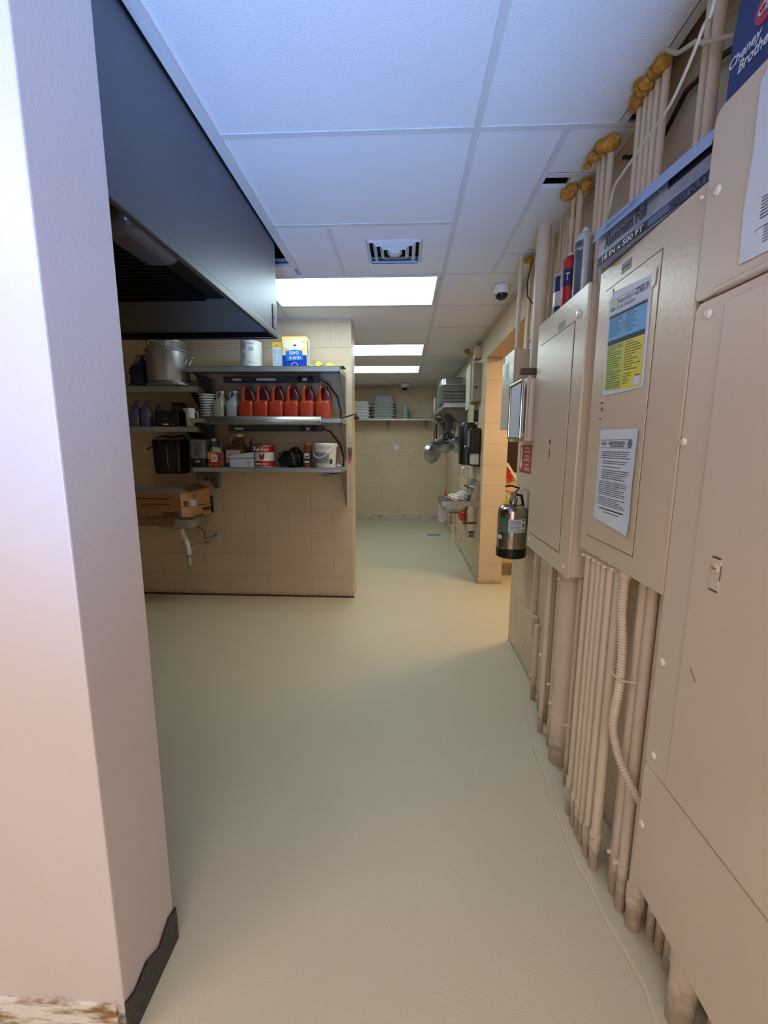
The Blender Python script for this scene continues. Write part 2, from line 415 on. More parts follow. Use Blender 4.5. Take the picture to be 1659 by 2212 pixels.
light(-1.3, 'added ceiling fill panel, unseen behind the camera position', -.6, .6, m_lens2)  # unseen warm fill added to brighten the foreground
light(-.75, 'added ceiling fill panel, unseen over the open area behind the near left wall', -2.5, -1.2, m_lens2)  # added out of view to light the cabinet fronts and floor

# square supply vent
def vent():
    t = thing('ceiling_vent', 'square white four-way ceiling vent in front of the large light', 'vent', (-.06, 2.54, CZ))
    x0, x1, y0, y1 = -.215, .09, 2.385, 2.69
    MB().box((x0, y0, CZ+.05), (x1, y1, CZ+.055), m_dark).build('duct_opening', t)
    for i in range(4):
        d = i*.037; mb = MB()
        a, b, c, e = x0+d, x1-d, y0+d, y1-d; s = .020
        for (p, q, r_, w_) in (((a, c), (b, c), (b-s, c+s), (a+s, c+s)), ((b, c), (b, e), (b-s, e-s), (b-s, c+s)), ((b, e), (a, e), (a+s, e-s), (b-s, e-s)), ((a, e), (a, c), (a+s, c+s), (a+s, e-s))):
            z0, z1 = CZ-.012-.002*i, CZ+.022
            mb.prism([(p[0], p[1], z1-.014), (q[0], q[1], z1-.014), (r_[0], r_[1], z0+.006), (w_[0], w_[1], z0+.006)], (0, 0, .0015), m_tbar)
        mb.build('louver_ring', t)
    MB().box((-.085, 2.515, CZ-.012), (-.04, 2.56, CZ-.009), m_tbar).build('center_plate', t)
vent()

# ================================================================= HOOD
def hood():
    m_hood = mat('hood_stainless', (112, 118, 128), .44, 1, .12, 2.2, .04, 200)
    m_in = mat('greasy_hood_inside', (112, 110, 98), .55, .1, .1, 5)
    t = thing('exhaust_hood', 'long dark stainless kitchen exhaust hood hanging behind the near left wall', 'exhaust hood', (-1.35, 1.68, 1.98))
    x0, x1, y0, y1, z0, z1 = -2.0, -.69, 1.0, 2.375, 1.98, 2.60
    MB().box((x1-.012, y0, z0+.03), (x1, y1, z1), m_hood).box((x1-.016, y0, z0), (x1+.003, y1, z0+.03), m_hood, .003).build('side_panel', t)
    MB().box((x0, y1-.012, z0+.03), (x1-.012, y1, z1), m_in).box((x0, y1-.03, z0), (x1-.016, y1, z0+.03), mat('hood_lip', (60, 60, 60), .35, 1), .003).build('end_panel', t)
    MB().box((x0, y0, z0), (x1-.016, y0+.012, z1), m_in).build('end_panel', t)
    MB().box((x0-.012, y0, z0), (x0, y1, z1), m_in).build('rear_panel', t)
    MB().box((x0, y0+.012, 2.185), (x1-.012, y1-.012, 2.195), mat('hood_baffle_plate', (24, 25, 28), .6, .2)).build('inner_ceiling', t)
    mf = mat('grease_filter', (20, 21, 24), .45, .5, .2)
    for i in range(3):
        mb = MB(); ya = 1.03+i*.44
        mb.box((-1.75, ya, 2.165), (-1.05, ya+.42, 2.184), mf, .003)
        for j in range(11): mb.box((-1.75, ya+.02+j*.037, 2.158), (-1.05, ya+.032+j*.037, 2.165), mf)
        mb.build('grease_filter', t)
    # domed lamp inside, by the side panel
    l = MB().box((-.865, 1.19, 1.985), (-.725, 1.47, 2.10), mat('smoked_lamp_cover', (84, 86, 92), .2, .2), .045, 5).build('lamp_cover', t)
    MB().box((-.84, 1.24, 2.09), (-.74, 1.42, 2.186), m_in).build('lamp_mount', l)
    decals('sticker', (x1+.0035, 2.345, 2.02), (0, -1, 0), UZ, [(0, 0, .05, .12, mat('faded_sticker', (150, 135, 140), .5), -1), (.008, .05, .042, .058, m_ink, -2), (.008, .075, .03, .08, m_ink, -2)], t)
hood()
def tinted_sheet(): pass

# ================================================================= ELECTRICAL PANELS (right wall)
def rounded_plate(mb, x, y0, y1, z0, z1, th, m, r=.012):
    mb.box((x, y0, z0), (x+th, y1, z1), m, min(r, th*.45), 2)
def screw(parent, y, z, x, r=.008, m=None):
    m = m or m_screw
    R = Matrix.Rotation(-PI/2, 3, 'Y')
    MB().lathe([(r, 0), (r, .002), (r*.7, .005), (r*.2, .006)], (x, y, z), m, 14, rot=R).build('screw', parent)
def seam(mb, x, pts, w=.0016, m=None):
    for (a, b) in zip(pts, pts[1:]):
        y0, y1 = sorted((a[0], b[0])); z0, z1 = sorted((a[1], b[1]))
        mb.box((x-.0006, y0-w/2, z0-w/2), (x+.001, y1+w/2, z1+w/2), m or m_line)
def far_panel():
    t = thing('breaker_panel', 'tall glossy cream breaker panel with spray cans standing on top', 'electrical panel', (.70, 1.82, .92))
    y0, y1, z0, z1 = 1.558, 2.092, .92, 1.963
    MB().box((XP+.012, y0+.004, z0+.004), (.772, y1-.004, z1-.004), m_panel2, .002).build('box', t)
    MB().box((XP, y0, z0), (XP+.012, y1, z1), m_panel, .003).build('cover', t)
    mb = MB(); mb.box((XP-.0025, 1.66, 1.0), (XP, 2.04, 1.86), m_panel, .001); d = mb.build('door', t)
    mb = MB(); seam(mb, XP-.0005, [(1.655, .995), (1.655, 1.865), (2.045, 1.865)]); seam(mb, XP-.0005, [(1.655, .995), (2.045, .995)]); mb.build('seam', t)
    MB().lathe([(.014, 0), (.014, .004), (.009, .009), (.003, .010)], (XP, 1.625, 1.88), mat('bright_screw', (225, 228, 225), .25, .4), 16, rot=Matrix.Rotation(-PI/2, 3, 'Y')).build('knob', t)
    decals('nameplate', (XP-.0006, 1.83, 1.872), NX, UZ, [(0, 0, .07, .026, mat('grey_nameplate', (72, 72, 70), .4, 0), 0)], t)
    mb = MB(); mb.box((XP-.004, 1.83, 1.42), (XP-.0022, 1.842, 1.44), m_line).box((XP-.004, 1.83, 1.36), (XP-.0022, 1.836, 1.40), m_line); mb.build('latch', d)
    screw(t, y1-.03, .96, XP, .006); screw(t, 1.60, .955, XP, .006)
    MB().lathe([(.006, 0), (.006, .003), (.002, .004)], (.70, y0, .94), m_screw, 10, rot=Matrix.Rotation(PI/2, 3, 'X')).build('screw', t)
far_panel()

def middle_panel():
    t = thing('breaker_panel', 'cream breaker panel with two taped paper notices on its door', 'electrical panel', (.70, 1.22, 1.06))
    y0, y1, z0, z1 = .992, 1.472, 1.063, 1.955
    MB().box((XP+.012, y0+.004, z0+.004), (.772, y1-.004, z1-.004), m_panel2, .002).build('box', t)
    MB().box((XP, y0, z0), (XP+.012, y1, z1), m_panel, .003).build('cover', t)
    ya, yb, za, zb = 1.135, 1.42, 1.122, 1.885
    d = MB().box((XP-.002, ya, za), (XP, yb, zb), m_panel, .0009).build('door', t)
    mb = MB(); seam(mb, XP-.0003, [(ya-.002, za-.002), (ya-.002, zb+.002), (yb+.002, zb+.002)], .0014); seam(mb, XP-.0003, [(ya-.002, za-.002), (yb, za-.002)], .0014); mb.build('seam', t)
    decals('nameplate', (XP-.0006, 1.335, 1.905), NX, UZ, [(0, -.004, .055, .024, mat('grey_nameplate', (72, 72, 70), .4, 0), 0), (.006, .008, .044, .012, m_ink, 1)], t)
    mb = MB(); mb.box((XP-.004, 1.378, 1.545), (XP-.002, 1.390, 1.549), m_line).box((XP-.0045, 1.377, 1.523), (XP-.002, 1.385, 1.533), m_line, .001).box((XP-.004, 1.381, 1.496), (XP-.002, 1.390, 1.500), m_line); mb.build('latch', d)
    screw(t, 1.005, 1.93, XP, .005)
middle_panel()

def big_cabinet():
    t = thing('wireway_cabinet', 'large cream metal wiring cabinet nearest on the right, covering most of the wall', 'electrical cabinet', (.70, .5, .29))
    ya, yn = .985, -.35; x = XP
    MB().box((x+.010, yn, .30), (.772, ya-.004, 2.07), m_panel2, .003).build('box', t)
    z1 = S(0, .612)[1]; z2 = S(0, 1.718)[1]
    # lower cover with a clipped corner
    mb = MB().prism([(x, yn, .290), (x, ya-.012, .290), (x, ya, .305), (x, ya, z1-.006), (x, ya-.006, z1), (x, yn, z1)], (.010, 0, 0), m_panel2)
    c = mb.build('lower_cover', t); screw(c, S(.985, .43)[0], .46, x, .009)
    # middle frame and raised panel
    mb = MB().prism([(x, yn, z1+.004), (x, ya-.012, z1+.004), (x, ya, z1+.016), (x, ya, z2-.016), (x, ya-.012, z2-.003), (x, yn, z2-.003)], (.010, 0, 0), m_panel2)
    c = mb.build('middle_cover', t)
    screw(c, .955, S(0, .655)[1], x, .009); screw(c, .962, S(0, .90)[1], x, .009); screw(c, .975, S(0, 1.425)[1], x, .009); screw(c, .945, z2-.03, x, .010)
    d = MB().box((x-.003, yn, z1+.008), (x, .897, z2-.02), m_panel2, .0015, 3).build('door', t)
    yl = S(.845, 0)[0]; zl = S(0, 1.162)[1]
    mb = MB().box((x-.0040, yl-.013, zl-.032), (x-.0025, yl+.013, zl+.032), m_panel2, .001); lt = mb.build('latch_plate', d)
    mb = MB()
    for dz in (-.033, .033): mb.box((x-.0044, yl-.011, zl+dz-.0018), (x-.003, yl+.011, zl+dz+.0018), m_line)
    mb.box((x-.0044, yl-.0145, zl-.01), (x-.003, yl-.0135, zl+.02), m_line)
    mb.build('slot', lt)
    R = Matrix.Rotation(-PI/2, 3, 'Y')
    MB().lathe([(.010, 0), (.010, .002), (.008, .003)], (x-.0040, yl, zl+.012), m_panel, 18, rot=R).box((x-.0080, yl-.006, zl+.0112), (x-.0070, yl+.006, zl+.0128), m_line).build('lock', lt)
    # thin scratches on the door
    mb = MB()
    mb.prism([(x-.0033, .865, .945), (x-.0033, .845, .925), (x-.0033, .845, .927), (x-.0033, .865, .9475)], (-.0003, 0, 0), m_line)
    mb.build('scratch', d)
    # upper cover, standing a little proud
    zt = S(0, 2.083)[1]
    mb = MB().prism([(x-.004, yn, z2+.004), (x-.004, ya-.008, z2+.004), (x-.004, ya, z2+.012), (x-.004, ya, zt-.026), (x-.004, ya-.004, zt-.01), (x-.004, ya-.014, zt), (x-.004, yn, zt)], (.014, 0, 0), m_panel2)
    c = mb.build('upper_cover', t); screw(c, .955, S(0, 1.925)[1], x-.004, .010)
    mb = MB().box((x-.008, yn, z2+.002), (x+.01, .93, z2+.016), m_panel2, .004); mb.build('drip_lip', t)
    # sheet of paper with a drawing
    p = MB().prism([(x-.0065, .868, z2+.033), (x-.0065, .62, z2+.025), (x-.0065, .62, 2.065), (x-.0065, .856, 2.055), (x-.0065, .871, 2.045), (x-.0065, .868, 1.93), (x-.0065, .874, 1.84)], (.0012, 0, 0), m_paper)
    pt = thing('wall_notice', 'large white hand-drawn sheet taped to the upper cabinet by the picture edge', 'paper notice', (x-.006, .74, 1.73)); pb = p.build('sheet', pt)
    o = (x-.0068, .850, 1.755)
    rr = [(.012, .035, .1, .036, m_ink, 1), (.012, .03, .013, .036, m_ink, 1)]
    for j in range(6): rr.append((.030, .008+j*.005, .12, .0095+j*.005, m_ink, 1))
    for j in range(7): rr.append((.018, .050+j*.0055, .12, .052+j*.0055, m_ink, 1))
    rr += [(.03, .12, .032, .20, m_ink, 1), (.03, .20, .08, .202, m_ink, 1), (.018, .15, .05, .153, m_red, 1), (.03, .22, .06, .225, m_ink, 1), (.03, .22, .032, .27, m_ink, 1)]
    decals('drawing', o, NX, UZ, rr, pt)
big_cabinet()

def blue_sign():
    x = .628; zt = S(0, 2.083)[1]
    t = thing('cardboard_sign', 'dark blue lettered board standing on the nearest cabinet', 'sign', (x, .75, zt))
    m_sb = mat('navy_board', (22, 44, 108), .5, 0, .08, 4)
    MB().prism([(x, .978, zt), (x, .35, zt), (x, .35, zt+.34), (x, .86, zt+.34), (x, .93, zt+.25), (x, .972, zt+.165), (x, .980, zt+.12)], (.02, 0, 0), m_sb).build('board', t)
    mw = mat('white_lettering', (205, 212, 225), .5)
    lettering('Cheney', (x, .980, zt+.060), NX, UZ, .078, .024, mw, t, bold=.03, shear=.2)
    lettering('Brothers', (x, .954, zt+.042), NX, UZ, .088, .021, mw, t, bold=.03, shear=.2)
    em = MB().lathe([(.024, 0), (.024, .0015)], (x-.0004, .900, zt+.108), mat('red_emblem', (170, 40, 70), .5), 32, rot=Matrix.Rotation(-PI/2, 3, 'Y')).build('emblem', t)
    lettering('CB', (x-.002, .915, zt+.100), NX, UZ, .028, .018, mw, em, bold=.02, shear=.25)
blue_sign()

def foil_box():
    A = Vector((.590, 1.430, 1.958)); B = Vector((.628, .994, 1.958)); u = (B-A).normalized(); back = Vector((-u.y, u.x, 0));
    if back.x < 0: back = -back
    L_ = (B-A).length; h = .085; d = .095; up = Vector((0, 0, 1))
    t = thing('foil_box', 'long silver and navy box of aluminium foil lying on the breaker panel with notices', 'foil box', tuple((A+B)/2+back*d/2))
    m_silver = mat('silver_carton', (150, 150, 162), .4, .25, .35, 7); m_lid = mat('pale_blue_carton', (158, 178, 214), .45, .1, .06)
    m_ndark = mat('navy_carton', (13, 15, 28), .5)
    MB().prism([A, B, B+back*d, A+back*d], up*h, m_silver).build('carton', t)
    n = -back
    # lid: top plus a tuck flap standing out from the front
    mb = MB().prism([A+up*(h+.001), B+up*(h+.001), B+up*(h+.001)+back*d, A+up*(h+.001)+back*d], up*.002, m_lid)
    e = u*.012
    a0, b0 = A+up*(h-.012)+n*.016-e, B+up*(h-.022)+n*.012; a1, b1 = A+up*(h+.026)+n*.002-e, B+up*(h+.012)+n*.001
    mb.prism([a0, b0, b1, a1], back*.002, m_lid)
    mb.prism([a1, b1, b1+back*d, a1+back*d], up*.0015, m_lid)
    lid = mb.build('lid', t)
    f = A+n*.0006
    decals('print', f, u, up, [(0, 0, L_, .024, m_ndark, 0), (.30, .055, L_, .078, m_ndark, 0), (.0, .024, L_, .026, m_lid, 1), (.235, .004, L_, .021, mat('blue_grey_carton', (88, 100, 128), .4), 1)], t)
    lettering('Aluminium Foil', f+u*.035+up*.036, u, up, .19, .034, m_inkd, t, bold=.02)
    lettering('18 IN x 500 FT', f+u*.03+up*.0045, u, up, .19, .015, m_white, t, bold=.02, n_off=.0014)
    lettering('HEAVY DUTY', f+u*.315+up*.0045, u, up, .115, .016, m_ndark, t, bold=.03, n_off=.0016)
    lettering('BRAND', f+u*.36+up*.059, u, up, .06, .014, mat('dim_print', (90, 92, 105), .5), t, bold=.02, n_off=.0014) if False else None
    fv = (a1-a0).normalized()
    lettering('Aluminum Foil', a0+u*.05+fv*.010, u, fv, .16, .018, mat('blue_print', (70, 95, 150), .5), lid, bold=.0, shear=.4)
foil_box()

# notices on the middle panel
def covid_poster():
    x = XP-.0035
    t = thing('covid_poster', 'blue and yellow workplace health notice taped high on the panel door', 'paper notice', (x, 1.27, 1.56))
    TL, TR, BL, BR = Vector((x, 1.387, 1.868)), Vector((x, 1.160, 1.840)), Vector((x, 1.379, 1.568)), Vector((x, 1.157, 1.566))
    u = (TR-TL).normalized(); v = (TL-BL).normalized(); W = (TR-TL).length; H = (TL-BL).length-.008
    MB().prism([BL, BR, TR, TL], (-.0006, 0, 0), m_paper).build('sheet', t)
    o = BL+Vector((-.0008, 0, 0))+u*.006
    u2 = (BR-BL).normalized()*.55+u*.45; w = W-.022
    R_ = []
    top = H
    R_ += [(.004, .05*H, w*.5, .50*H, m_grn, 1), (w*.5, .05*H, w, .50*H, m_yel, 1), (.004, .50*H, w, .545*H, m_inkd, 1), (.004, .545*H, w, .765*H, m_blue, 1), (.004, .765*H, w, .79*H, m_inkd, 1)]
    R_ += [(.004, .802*H, w, .804*H, m_ink, 1), (.004, .935*H, w, .938*H, m_ink, 1), (.045, .82*H, .0465, .93*H, m_ink, 1)]
    R_ += [(.010, .885*H, .034, .925*H, mat('pale_yellow', (225, 220, 150), .6), 1), (.010, .835*H, .036, .85*H, m_ink, 1), (.010, .858*H, .034, .868*H, m_ink, 1)]
    mt = mat('olive_print', (95, 92, 25), .6); mbk = mat('blue_small_print', (45, 90, 140), .6)
    R_ += textlines(.010, w*.47, .485*H, .07*H, .0062, mt, 2, 1) + textlines(w*.53, w*.95, .485*H, .20*H, .0068, mt, 2, 2)
    R_ += textlines(w*.53, w*.74, .19*H, .08*H, .0064, mt, 2, 3)
    R_ += textlines(.010, w*.42, .755*H, .56*H, .0068, mbk, 2, 4) + textlines(w*.5, w*.78, .755*H, .56*H, .0068, mbk, 2, 5)
    R_ += [(w*.82, .07*H, w*.97, .15*H, m_paper, 2), (w*.84, .152*H, w*.97, .165*H, m_red, 2), (w*.43, .62*H, w*.49, .70*H, mat('photo_print', (150, 140, 125), .6), 2)]
    decals('print', o, u2, v, R_, t, .0003)
    n_ = .0014
    lettering('Responding to', o+u2*.052+v*(.868*H), u2, v, .088, .017, m_ink, t, n_off=n_)
    lettering('COVID-19', o+u2*.145+v*(.875*H), u2, v, .062, .018, m_inkd, t, bold=.015, n_off=n_)
    lettering('in the Workplace', o+u2*.052+v*(.815*H), u2, v, .095, .015, m_ink, t, n_off=n_)
    mb = MB(); mtape = mat('tan_tape', (196, 180, 155), .3)
    mb.prism([TL+Vector((-.001, .008, -.03)), TL+Vector((-.001, -.022, -.012)), TL+Vector((-.001, -.012, .014)), TL+Vector((-.001, .006, 0))], (-.0004, 0, 0), mtape)
    mb.prism([TR+Vector((-.001, .006, .004)), TR+Vector((-.001, -.016, .016)), TR+Vector((-.001, -.014, -.028)), TR+Vector((-.001, 0, -.035))], (-.0004, 0, 0), mtape)
    mb.build('tape', t)
covid_poster()
def bulletin():
    x = XP-.0035
    t = thing('printed_notice', 'black and white printed bulletin with curling edges low on the panel door', 'paper notice', (x, 1.26, 1.185))
    # slightly curled sheet
    mb = MB(); k = mb.mi(m_paper); n = 12; g = []
    y0, y1, z0, z1 = 1.373, 1.153, 1.187, 1.465
    for i in range(n+1):
        row = []
        for j in range(n+1):
            a, b = i/n, j/n
            yy = y0+(y1-y0)*a; zz = z0+(z1-z0)*b-.012*a*(1-b)*1.0-.004*a
            c = .006*max(0, a-.85)/.15*(1-abs(b-.5)) + .006*max(0, .12-b)/.12*a
            row.append(mb.bm.verts.new((x-.0004-c, yy, zz)))
        g.append(row)
    for i in range(n):
        for j in range(n): mb._face([g[i][j], g[i+1][j], g[i+1][j+1], g[i][j+1]], k)
    mb.build('sheet', t)
    o = (x-.0010, y0, z0); w = .22*.9; H = .278
    R_ = [(.012, .245, w, .2462, m_inkd, 0), (.012, .222, w, .2230, m_ink, 0), (.012, .03, .0128, .245, m_ink, 0), (w, .03, w+.001, .245, m_ink, 0)]
    R_ += textlines(.022, w-.012, .212, .190, .006, m_ink, 0, 11, .4, .05)
    R_ += textlines(.030, w-.008, .184, .125, .0062, m_ink, 0, 12, .4, .2) + textlines(.020, w-.015, .122, .045, .0056, m_ink, 0, 13, .4, .2)
    R_ += [(.07, .226, .15, .229, m_ink, 0), (.03, .036, w-.02, .0395, m_inkd, 0), (.06, .027, w-.04, .0295, m_ink, 0)]
    decals('print', o, NX, UZ, R_, t)
    lettering('INDUSTRY BULLETIN', (x-.0012, y0-.062, z0+.2315), NX, UZ, .092, .0095, m_inkd, t, bold=.03)
    lettering('dbpr', (x-.0012, y0-.018, z0+.2285), NX, UZ, .032, .014, m_ink, t, bold=.01)
    MB().tube([(x-.0014, y0-.182+.010*math.cos(2*PI*i/20), z0+.234+.010*math.sin(2*PI*i/20)) for i in range(20)], .0016, m_ink, 6, closed=True).lathe([(.005, 0), (.005, .0006)], (x-.0010, y0-.182, z0+.234), m_ink, 14, rot=Matrix.Rotation(-PI/2, 3, 'Y')).build('seal', t)
bulletin()

# spray cans on the far panel
def spray_can(x, y, r, h, label, mbody, cap, band):
    z = 1.963
    t = thing('spray_can', label, 'spray can', (x, y, z))
    MB().lathe([(r*.96, 0), (r, .004), (r, h*.84), (r*.97, h*.86), (r*.8, h*.905), (r*.45, h*.935), (r*.42, h*.94)], (x, y, z), mbody, 30).build('can', t)
    for (a, b, m, w0, w1) in band:
        mb = MB(); k = mb.mi(m); rr = r+.0006; n = 16; lo = []; hi = []
        for i in range(n+1):
            g = w0+(w1-w0)*i/n; lo.append(mb.bm.verts.new((x+rr*math.cos(g), y+rr*math.sin(g), z+h*a))); hi.append(mb.bm.verts.new((x+rr*math.cos(g), y+rr*math.sin(g), z+h*b)))
        for i in range(n): mb._face([lo[i], lo[i+1], hi[i+1], hi[i]], k)
        mb.build('printed_label', t)
    MB().lathe([(r*.40, h*.93), (r*.40, h*.965), (r*.22, h*.97), (r*.20, h)], (x, y, z), cap, 16).build('nozzle', t)
    return t
m_canw = mat('white_can', (205, 208, 208), .35, .2); m_cang = mat('slate_label', (75, 92, 112), .4); m_canr = mat('red_can', (188, 24, 34), .35)
VIEW = math.radians(250)
c0 = spray_can(.675, 1.765, .033, .262, 'tall white spray can with slate label, nearest the foil box', m_canw, m_white, [(.02, .80, m_cang, VIEW-1.6, VIEW-.15), (.02, .84, mat('grey_can_back', (150, 150, 145), .4), VIEW+.5, VIEW+1.8)])
c1 = spray_can(.675, 1.90, .029, .232, 'red spray can with round navy badge between two others', m_canr, m_white, [(.42, .70, m_navy, VIEW-1.3, VIEW+.4)])
spray_can(.680, 2.0, .033, .200, 'short silver and blue can on the far panel, partly hidden', m_canw, m_white, [(.0, .25, m_navy, VIEW-1.8, VIEW+.8), (.55, .86, m_navy, VIEW-1.5, VIEW-.2)])

def can_text(t, x, y, r, ang, z, w, h, txt, m):
    n = Vector((math.cos(ang), math.sin(ang), 0)); u = Vector((-n.y, n.x, 0))
    lettering(txt, Vector((x, y, z))+n*(r+.0025)-u*w/2, u, UZ, w, h, m, t, bold=.02)
can_text(c1, .675, 1.90, .029, VIEW-.25, 1.963+.118, .016, .028, 'T', m_white)
can_text(c0, .675, 1.765, .033, VIEW-.45, 1.963+.175, .022, .010, 'NER', m_white)
# ---------------------------------------------------------------- conduits
def pipe(name, label, x, y, r, z0, z1, group, rings=(), coupl=(), cat='conduit', m=None):
    t = thing(name, label, cat, (x, y, z0), group)
    MB().tube([(x, y, z0), (x, y, z1)], r, m or m_pipe, 20).build('tube', t)
    for z in coupl: MB().lathe([(r+.001, -.03), (r+.0035, -.028), (r+.0035, .028), (r+.001, .03)], (x, y, z), m or m_pipe, 20).build('coupling', t)
    for z in rings:
        c = MB().lathe([(r+.0005, -.006), (r+.0022, -.005), (r+.0022, .005), (r+.0005, .006)], (x, y, z), m_pipeb, 18).build('strap', t)
        MB().box((x-r-.012, y+r*.2, z-.005), (x-r+.004, y+r*.2+.008, z+.005), m_screw, .002).build('strap_bolt', c)
    return t
G1 = 'conduits rising from the floor into the panels'
PB = 1.064; FB = .921
low = [
 (.712, 1.735, .0455, FB, 'fat grey-beige pipe under the glossy panel with a clamp near the floor', (.86, .285), (.22,)),
 (.689, 1.925, .0135, FB, 'slim conduit just beyond the fat pipe', (.42,), ()),
 (.735, 2.00, .012, FB, 'slim conduit second beyond the fat pipe, beneath the glossy panel', (.2,), ()),
 (.745, 2.10, .016, 1.0, 'flat-looking conduit at the far side of the glossy panel', (.5,), ()),
 (.700, 1.835, .0105, FB, 'thin conduit tucked against the far side of the fat pipe', (.32,), ()),
 (.690, 1.600, .0095, FB, 'thin conduit squeezed between the fat pipe and the row under the notices', (.28,), ()),
 (.650, 1.455, .0128, PB, 'first conduit from the far end of the row under the notice panel', (1.04,), (.14,)),
 (.646, 1.402, .0112, PB, 'second conduit from the far end of the row under the notice panel', (1.045,), (.12,)),
 (.646, 1.366, .0112, PB, 'third conduit from the far end of the row under the notice panel', (1.045,), (.12,)),
 (.646, 1.332, .0112, PB, 'fourth conduit from the far end of the row under the notice panel', (1.045,), ()),
 (.646, 1.288, .0135, PB, 'fifth conduit from the far end of the row, scuffed near the floor', (1.045,), (.10,)),
 (.650, 1.243, .0155, PB, 'thickest conduit left of the corrugated flexible one', (1.05,), (.12,)),
 (.700, 1.215, .0125, PB, 'shadowed conduit standing behind the corrugated one', (), (.1,)),
 (.682, 1.165, .0165, PB, 'conduit directly right of the corrugated one with a capped bolt low down', (.155,), (.09,)),
 (.676, 1.118, .0150, PB, 'conduit second right of the corrugated one, dirty at its foot', (.17,), ()),
 (.690, 1.070, .0215, PB, 'wider dusty conduit beside the edge of the large cabinet', (), (.12,)),
 (.722, 1.040, .0120, .30, 'short dark conduit under the corner of the large cabinet', (), ()),
 (.732, 1.010, .0140, .30, 'second conduit stub showing under the corner of the large cabinet', (), ()),
 (.735, .965, .0200, .30, 'third thicker conduit stub under the corner of the large cabinet', (), ()),
 (.693, .862, .0300, .30, 'widest scraped conduit at the bottom edge of the picture', (), (.2,)),
 (.735, .80, .0220, .30, 'conduit behind the widest scraped one at the bottom edge', (), ()),
]
for (x, y, r, zt, lab, rg, cp) in low:
    pipe('conduit', lab+'', x, y, r, 0, zt+.003, G1, rg, cp)
G2 = 'conduits running from the panels up to the ceiling'
def up(x, y, r, lab, z0=1.95, cp=(), rg=(), z1=CZ+.02): pipe('conduit', lab, x, y, r, z0, z1, G2, rg, cp)
for i, (y, w) in enumerate([(1.509, 'farthest'), (1.474, 'second farthest'), (1.444, 'middle'), (1.413, 'second nearest'), (1.378, 'nearest')]):
    up(.716, y, .0105, '%s of the five conduits rising behind the foil box' % w, 1.955)
for i, (y, w) in enumerate([(1.775, 'farthest'), (1.738, 'middle'), (1.690, 'nearest')]):
    up(.714, y, .0115, '%s of the three conduits rising near the spray cans' % w, 1.963)
up(.714, 1.948, .0125, 'thicker conduit with foam at its top above the red spray can', 1.963)
up(.700, 1.985, .0075, 'very thin conduit with a coupling above the red spray can', 1.963, (2.33,))
up(.735, 2.02, .009, 'thin conduit behind the coupling above the red spray can', 1.963)
up(.738, 2.13, .0115, 'conduit at the ceiling edge, first beyond the spray cans', 1.74)
up(.742, 2.19, .009, 'conduit at the ceiling edge, second beyond the spray cans', 1.74)
up(.742, 2.24, .009, 'conduit at the ceiling edge, third beyond the spray cans', 1.74)
up(.745, 2.36, .0125, 'lone conduit set back in shadow right of the tall fat pipe', 1.74)
up(.675, 2.285, .0340, 'tall fat pipe rising to the ceiling beside the spray cans', 1.736, (), ())
up(.655, 2.62, .0115, 'narrow conduit rising from the grey timer box', 1.955)
up(.715, 2.62, .0100, 'narrow conduit behind the one on the grey timer box', 1.955)
for i, (y, r, w) in enumerate([(1.180, .0095, 'slimmer'), (1.145, .0130, 'thicker')]):
    up(.70, y, r, '%s of two conduits beside the blue board' % w, 1.955)

def flex():
    pts = [(.638, 1.190, 1.075), (.632, 1.181, .955), (.630, 1.157, .838), (.628, 1.150, .729), (.628, 1.162, .638), (.628, 1.158, .582), (.631, 1.124, .530), (.638, 1.083, .495), (.655, 1.03, .455), (.675, .99, .44)]
    P = [Vector(p) for p in pts]; out = []
    def cr(a, b, c, d, t): return .5*((2*b)+(-a+c)*t+(2*a-5*b+4*c-d)*t*t+(-a+3*b-3*c+d)*t**3)
    for i in range(len(P)-1):
        a = P[max(0, i-1)]; b = P[i]; c = P[i+1]; d = P[min(len(P)-1, i+2)]
        n = max(2, int((c-b).length/.0021))
        for j in range(n): out.append(cr(a, b, c, d, j/n))
    rs = [(.0128, .0118, .0098, .0112)[i % 4] for i in range(len(out))]
    t = thing('flexible_conduit', 'corrugated flexible conduit snaking down in front of the straight pipes', 'conduit', (.635, 1.17, .45))
    MB().tube(out, rs, m_pipeb, 14).build('tube', t)
    MB().lathe([(.0155, 0), (.0165, .004), (.0165, .02), (.014, .024)], (.638, 1.190, 1.042), m_pipeb, 18).build('connector', t)
    MB().tube([(.665, 1.20, .775), (.618, 1.178, .77), (.609, 1.155, .765), (.62, 1.13, .76), (.66, 1.125, .757)], .0028, m_pipeb, 8).build('tie', t)
flex()
# surface raceway box low on the wall beyond
def raceway():
    t = thing('raceway_box', 'small cream junction box at the end of a thin raceway on the block wall', 'junction box', (.75, 2.40, .335))
    MB().box((.735, 2.30, .335), (.775, 2.42, .455), m_pipeb, .003).build('box', t)
    MB().box((.752, 2.345, .455), (.775, 2.375, 1.2), m_pipeb, .003).build('raceway', t)
    for z in (.55, .75): MB().box((.748, 2.33, z), (.775, 2.39, z+.012), m_pipeb, .002).build('clip', t)
raceway()
pipe('conduit', 'bent conduit curving toward the wall beyond the glossy panel', .735, 2.20, .014, 0, .45, G1, (.15,))

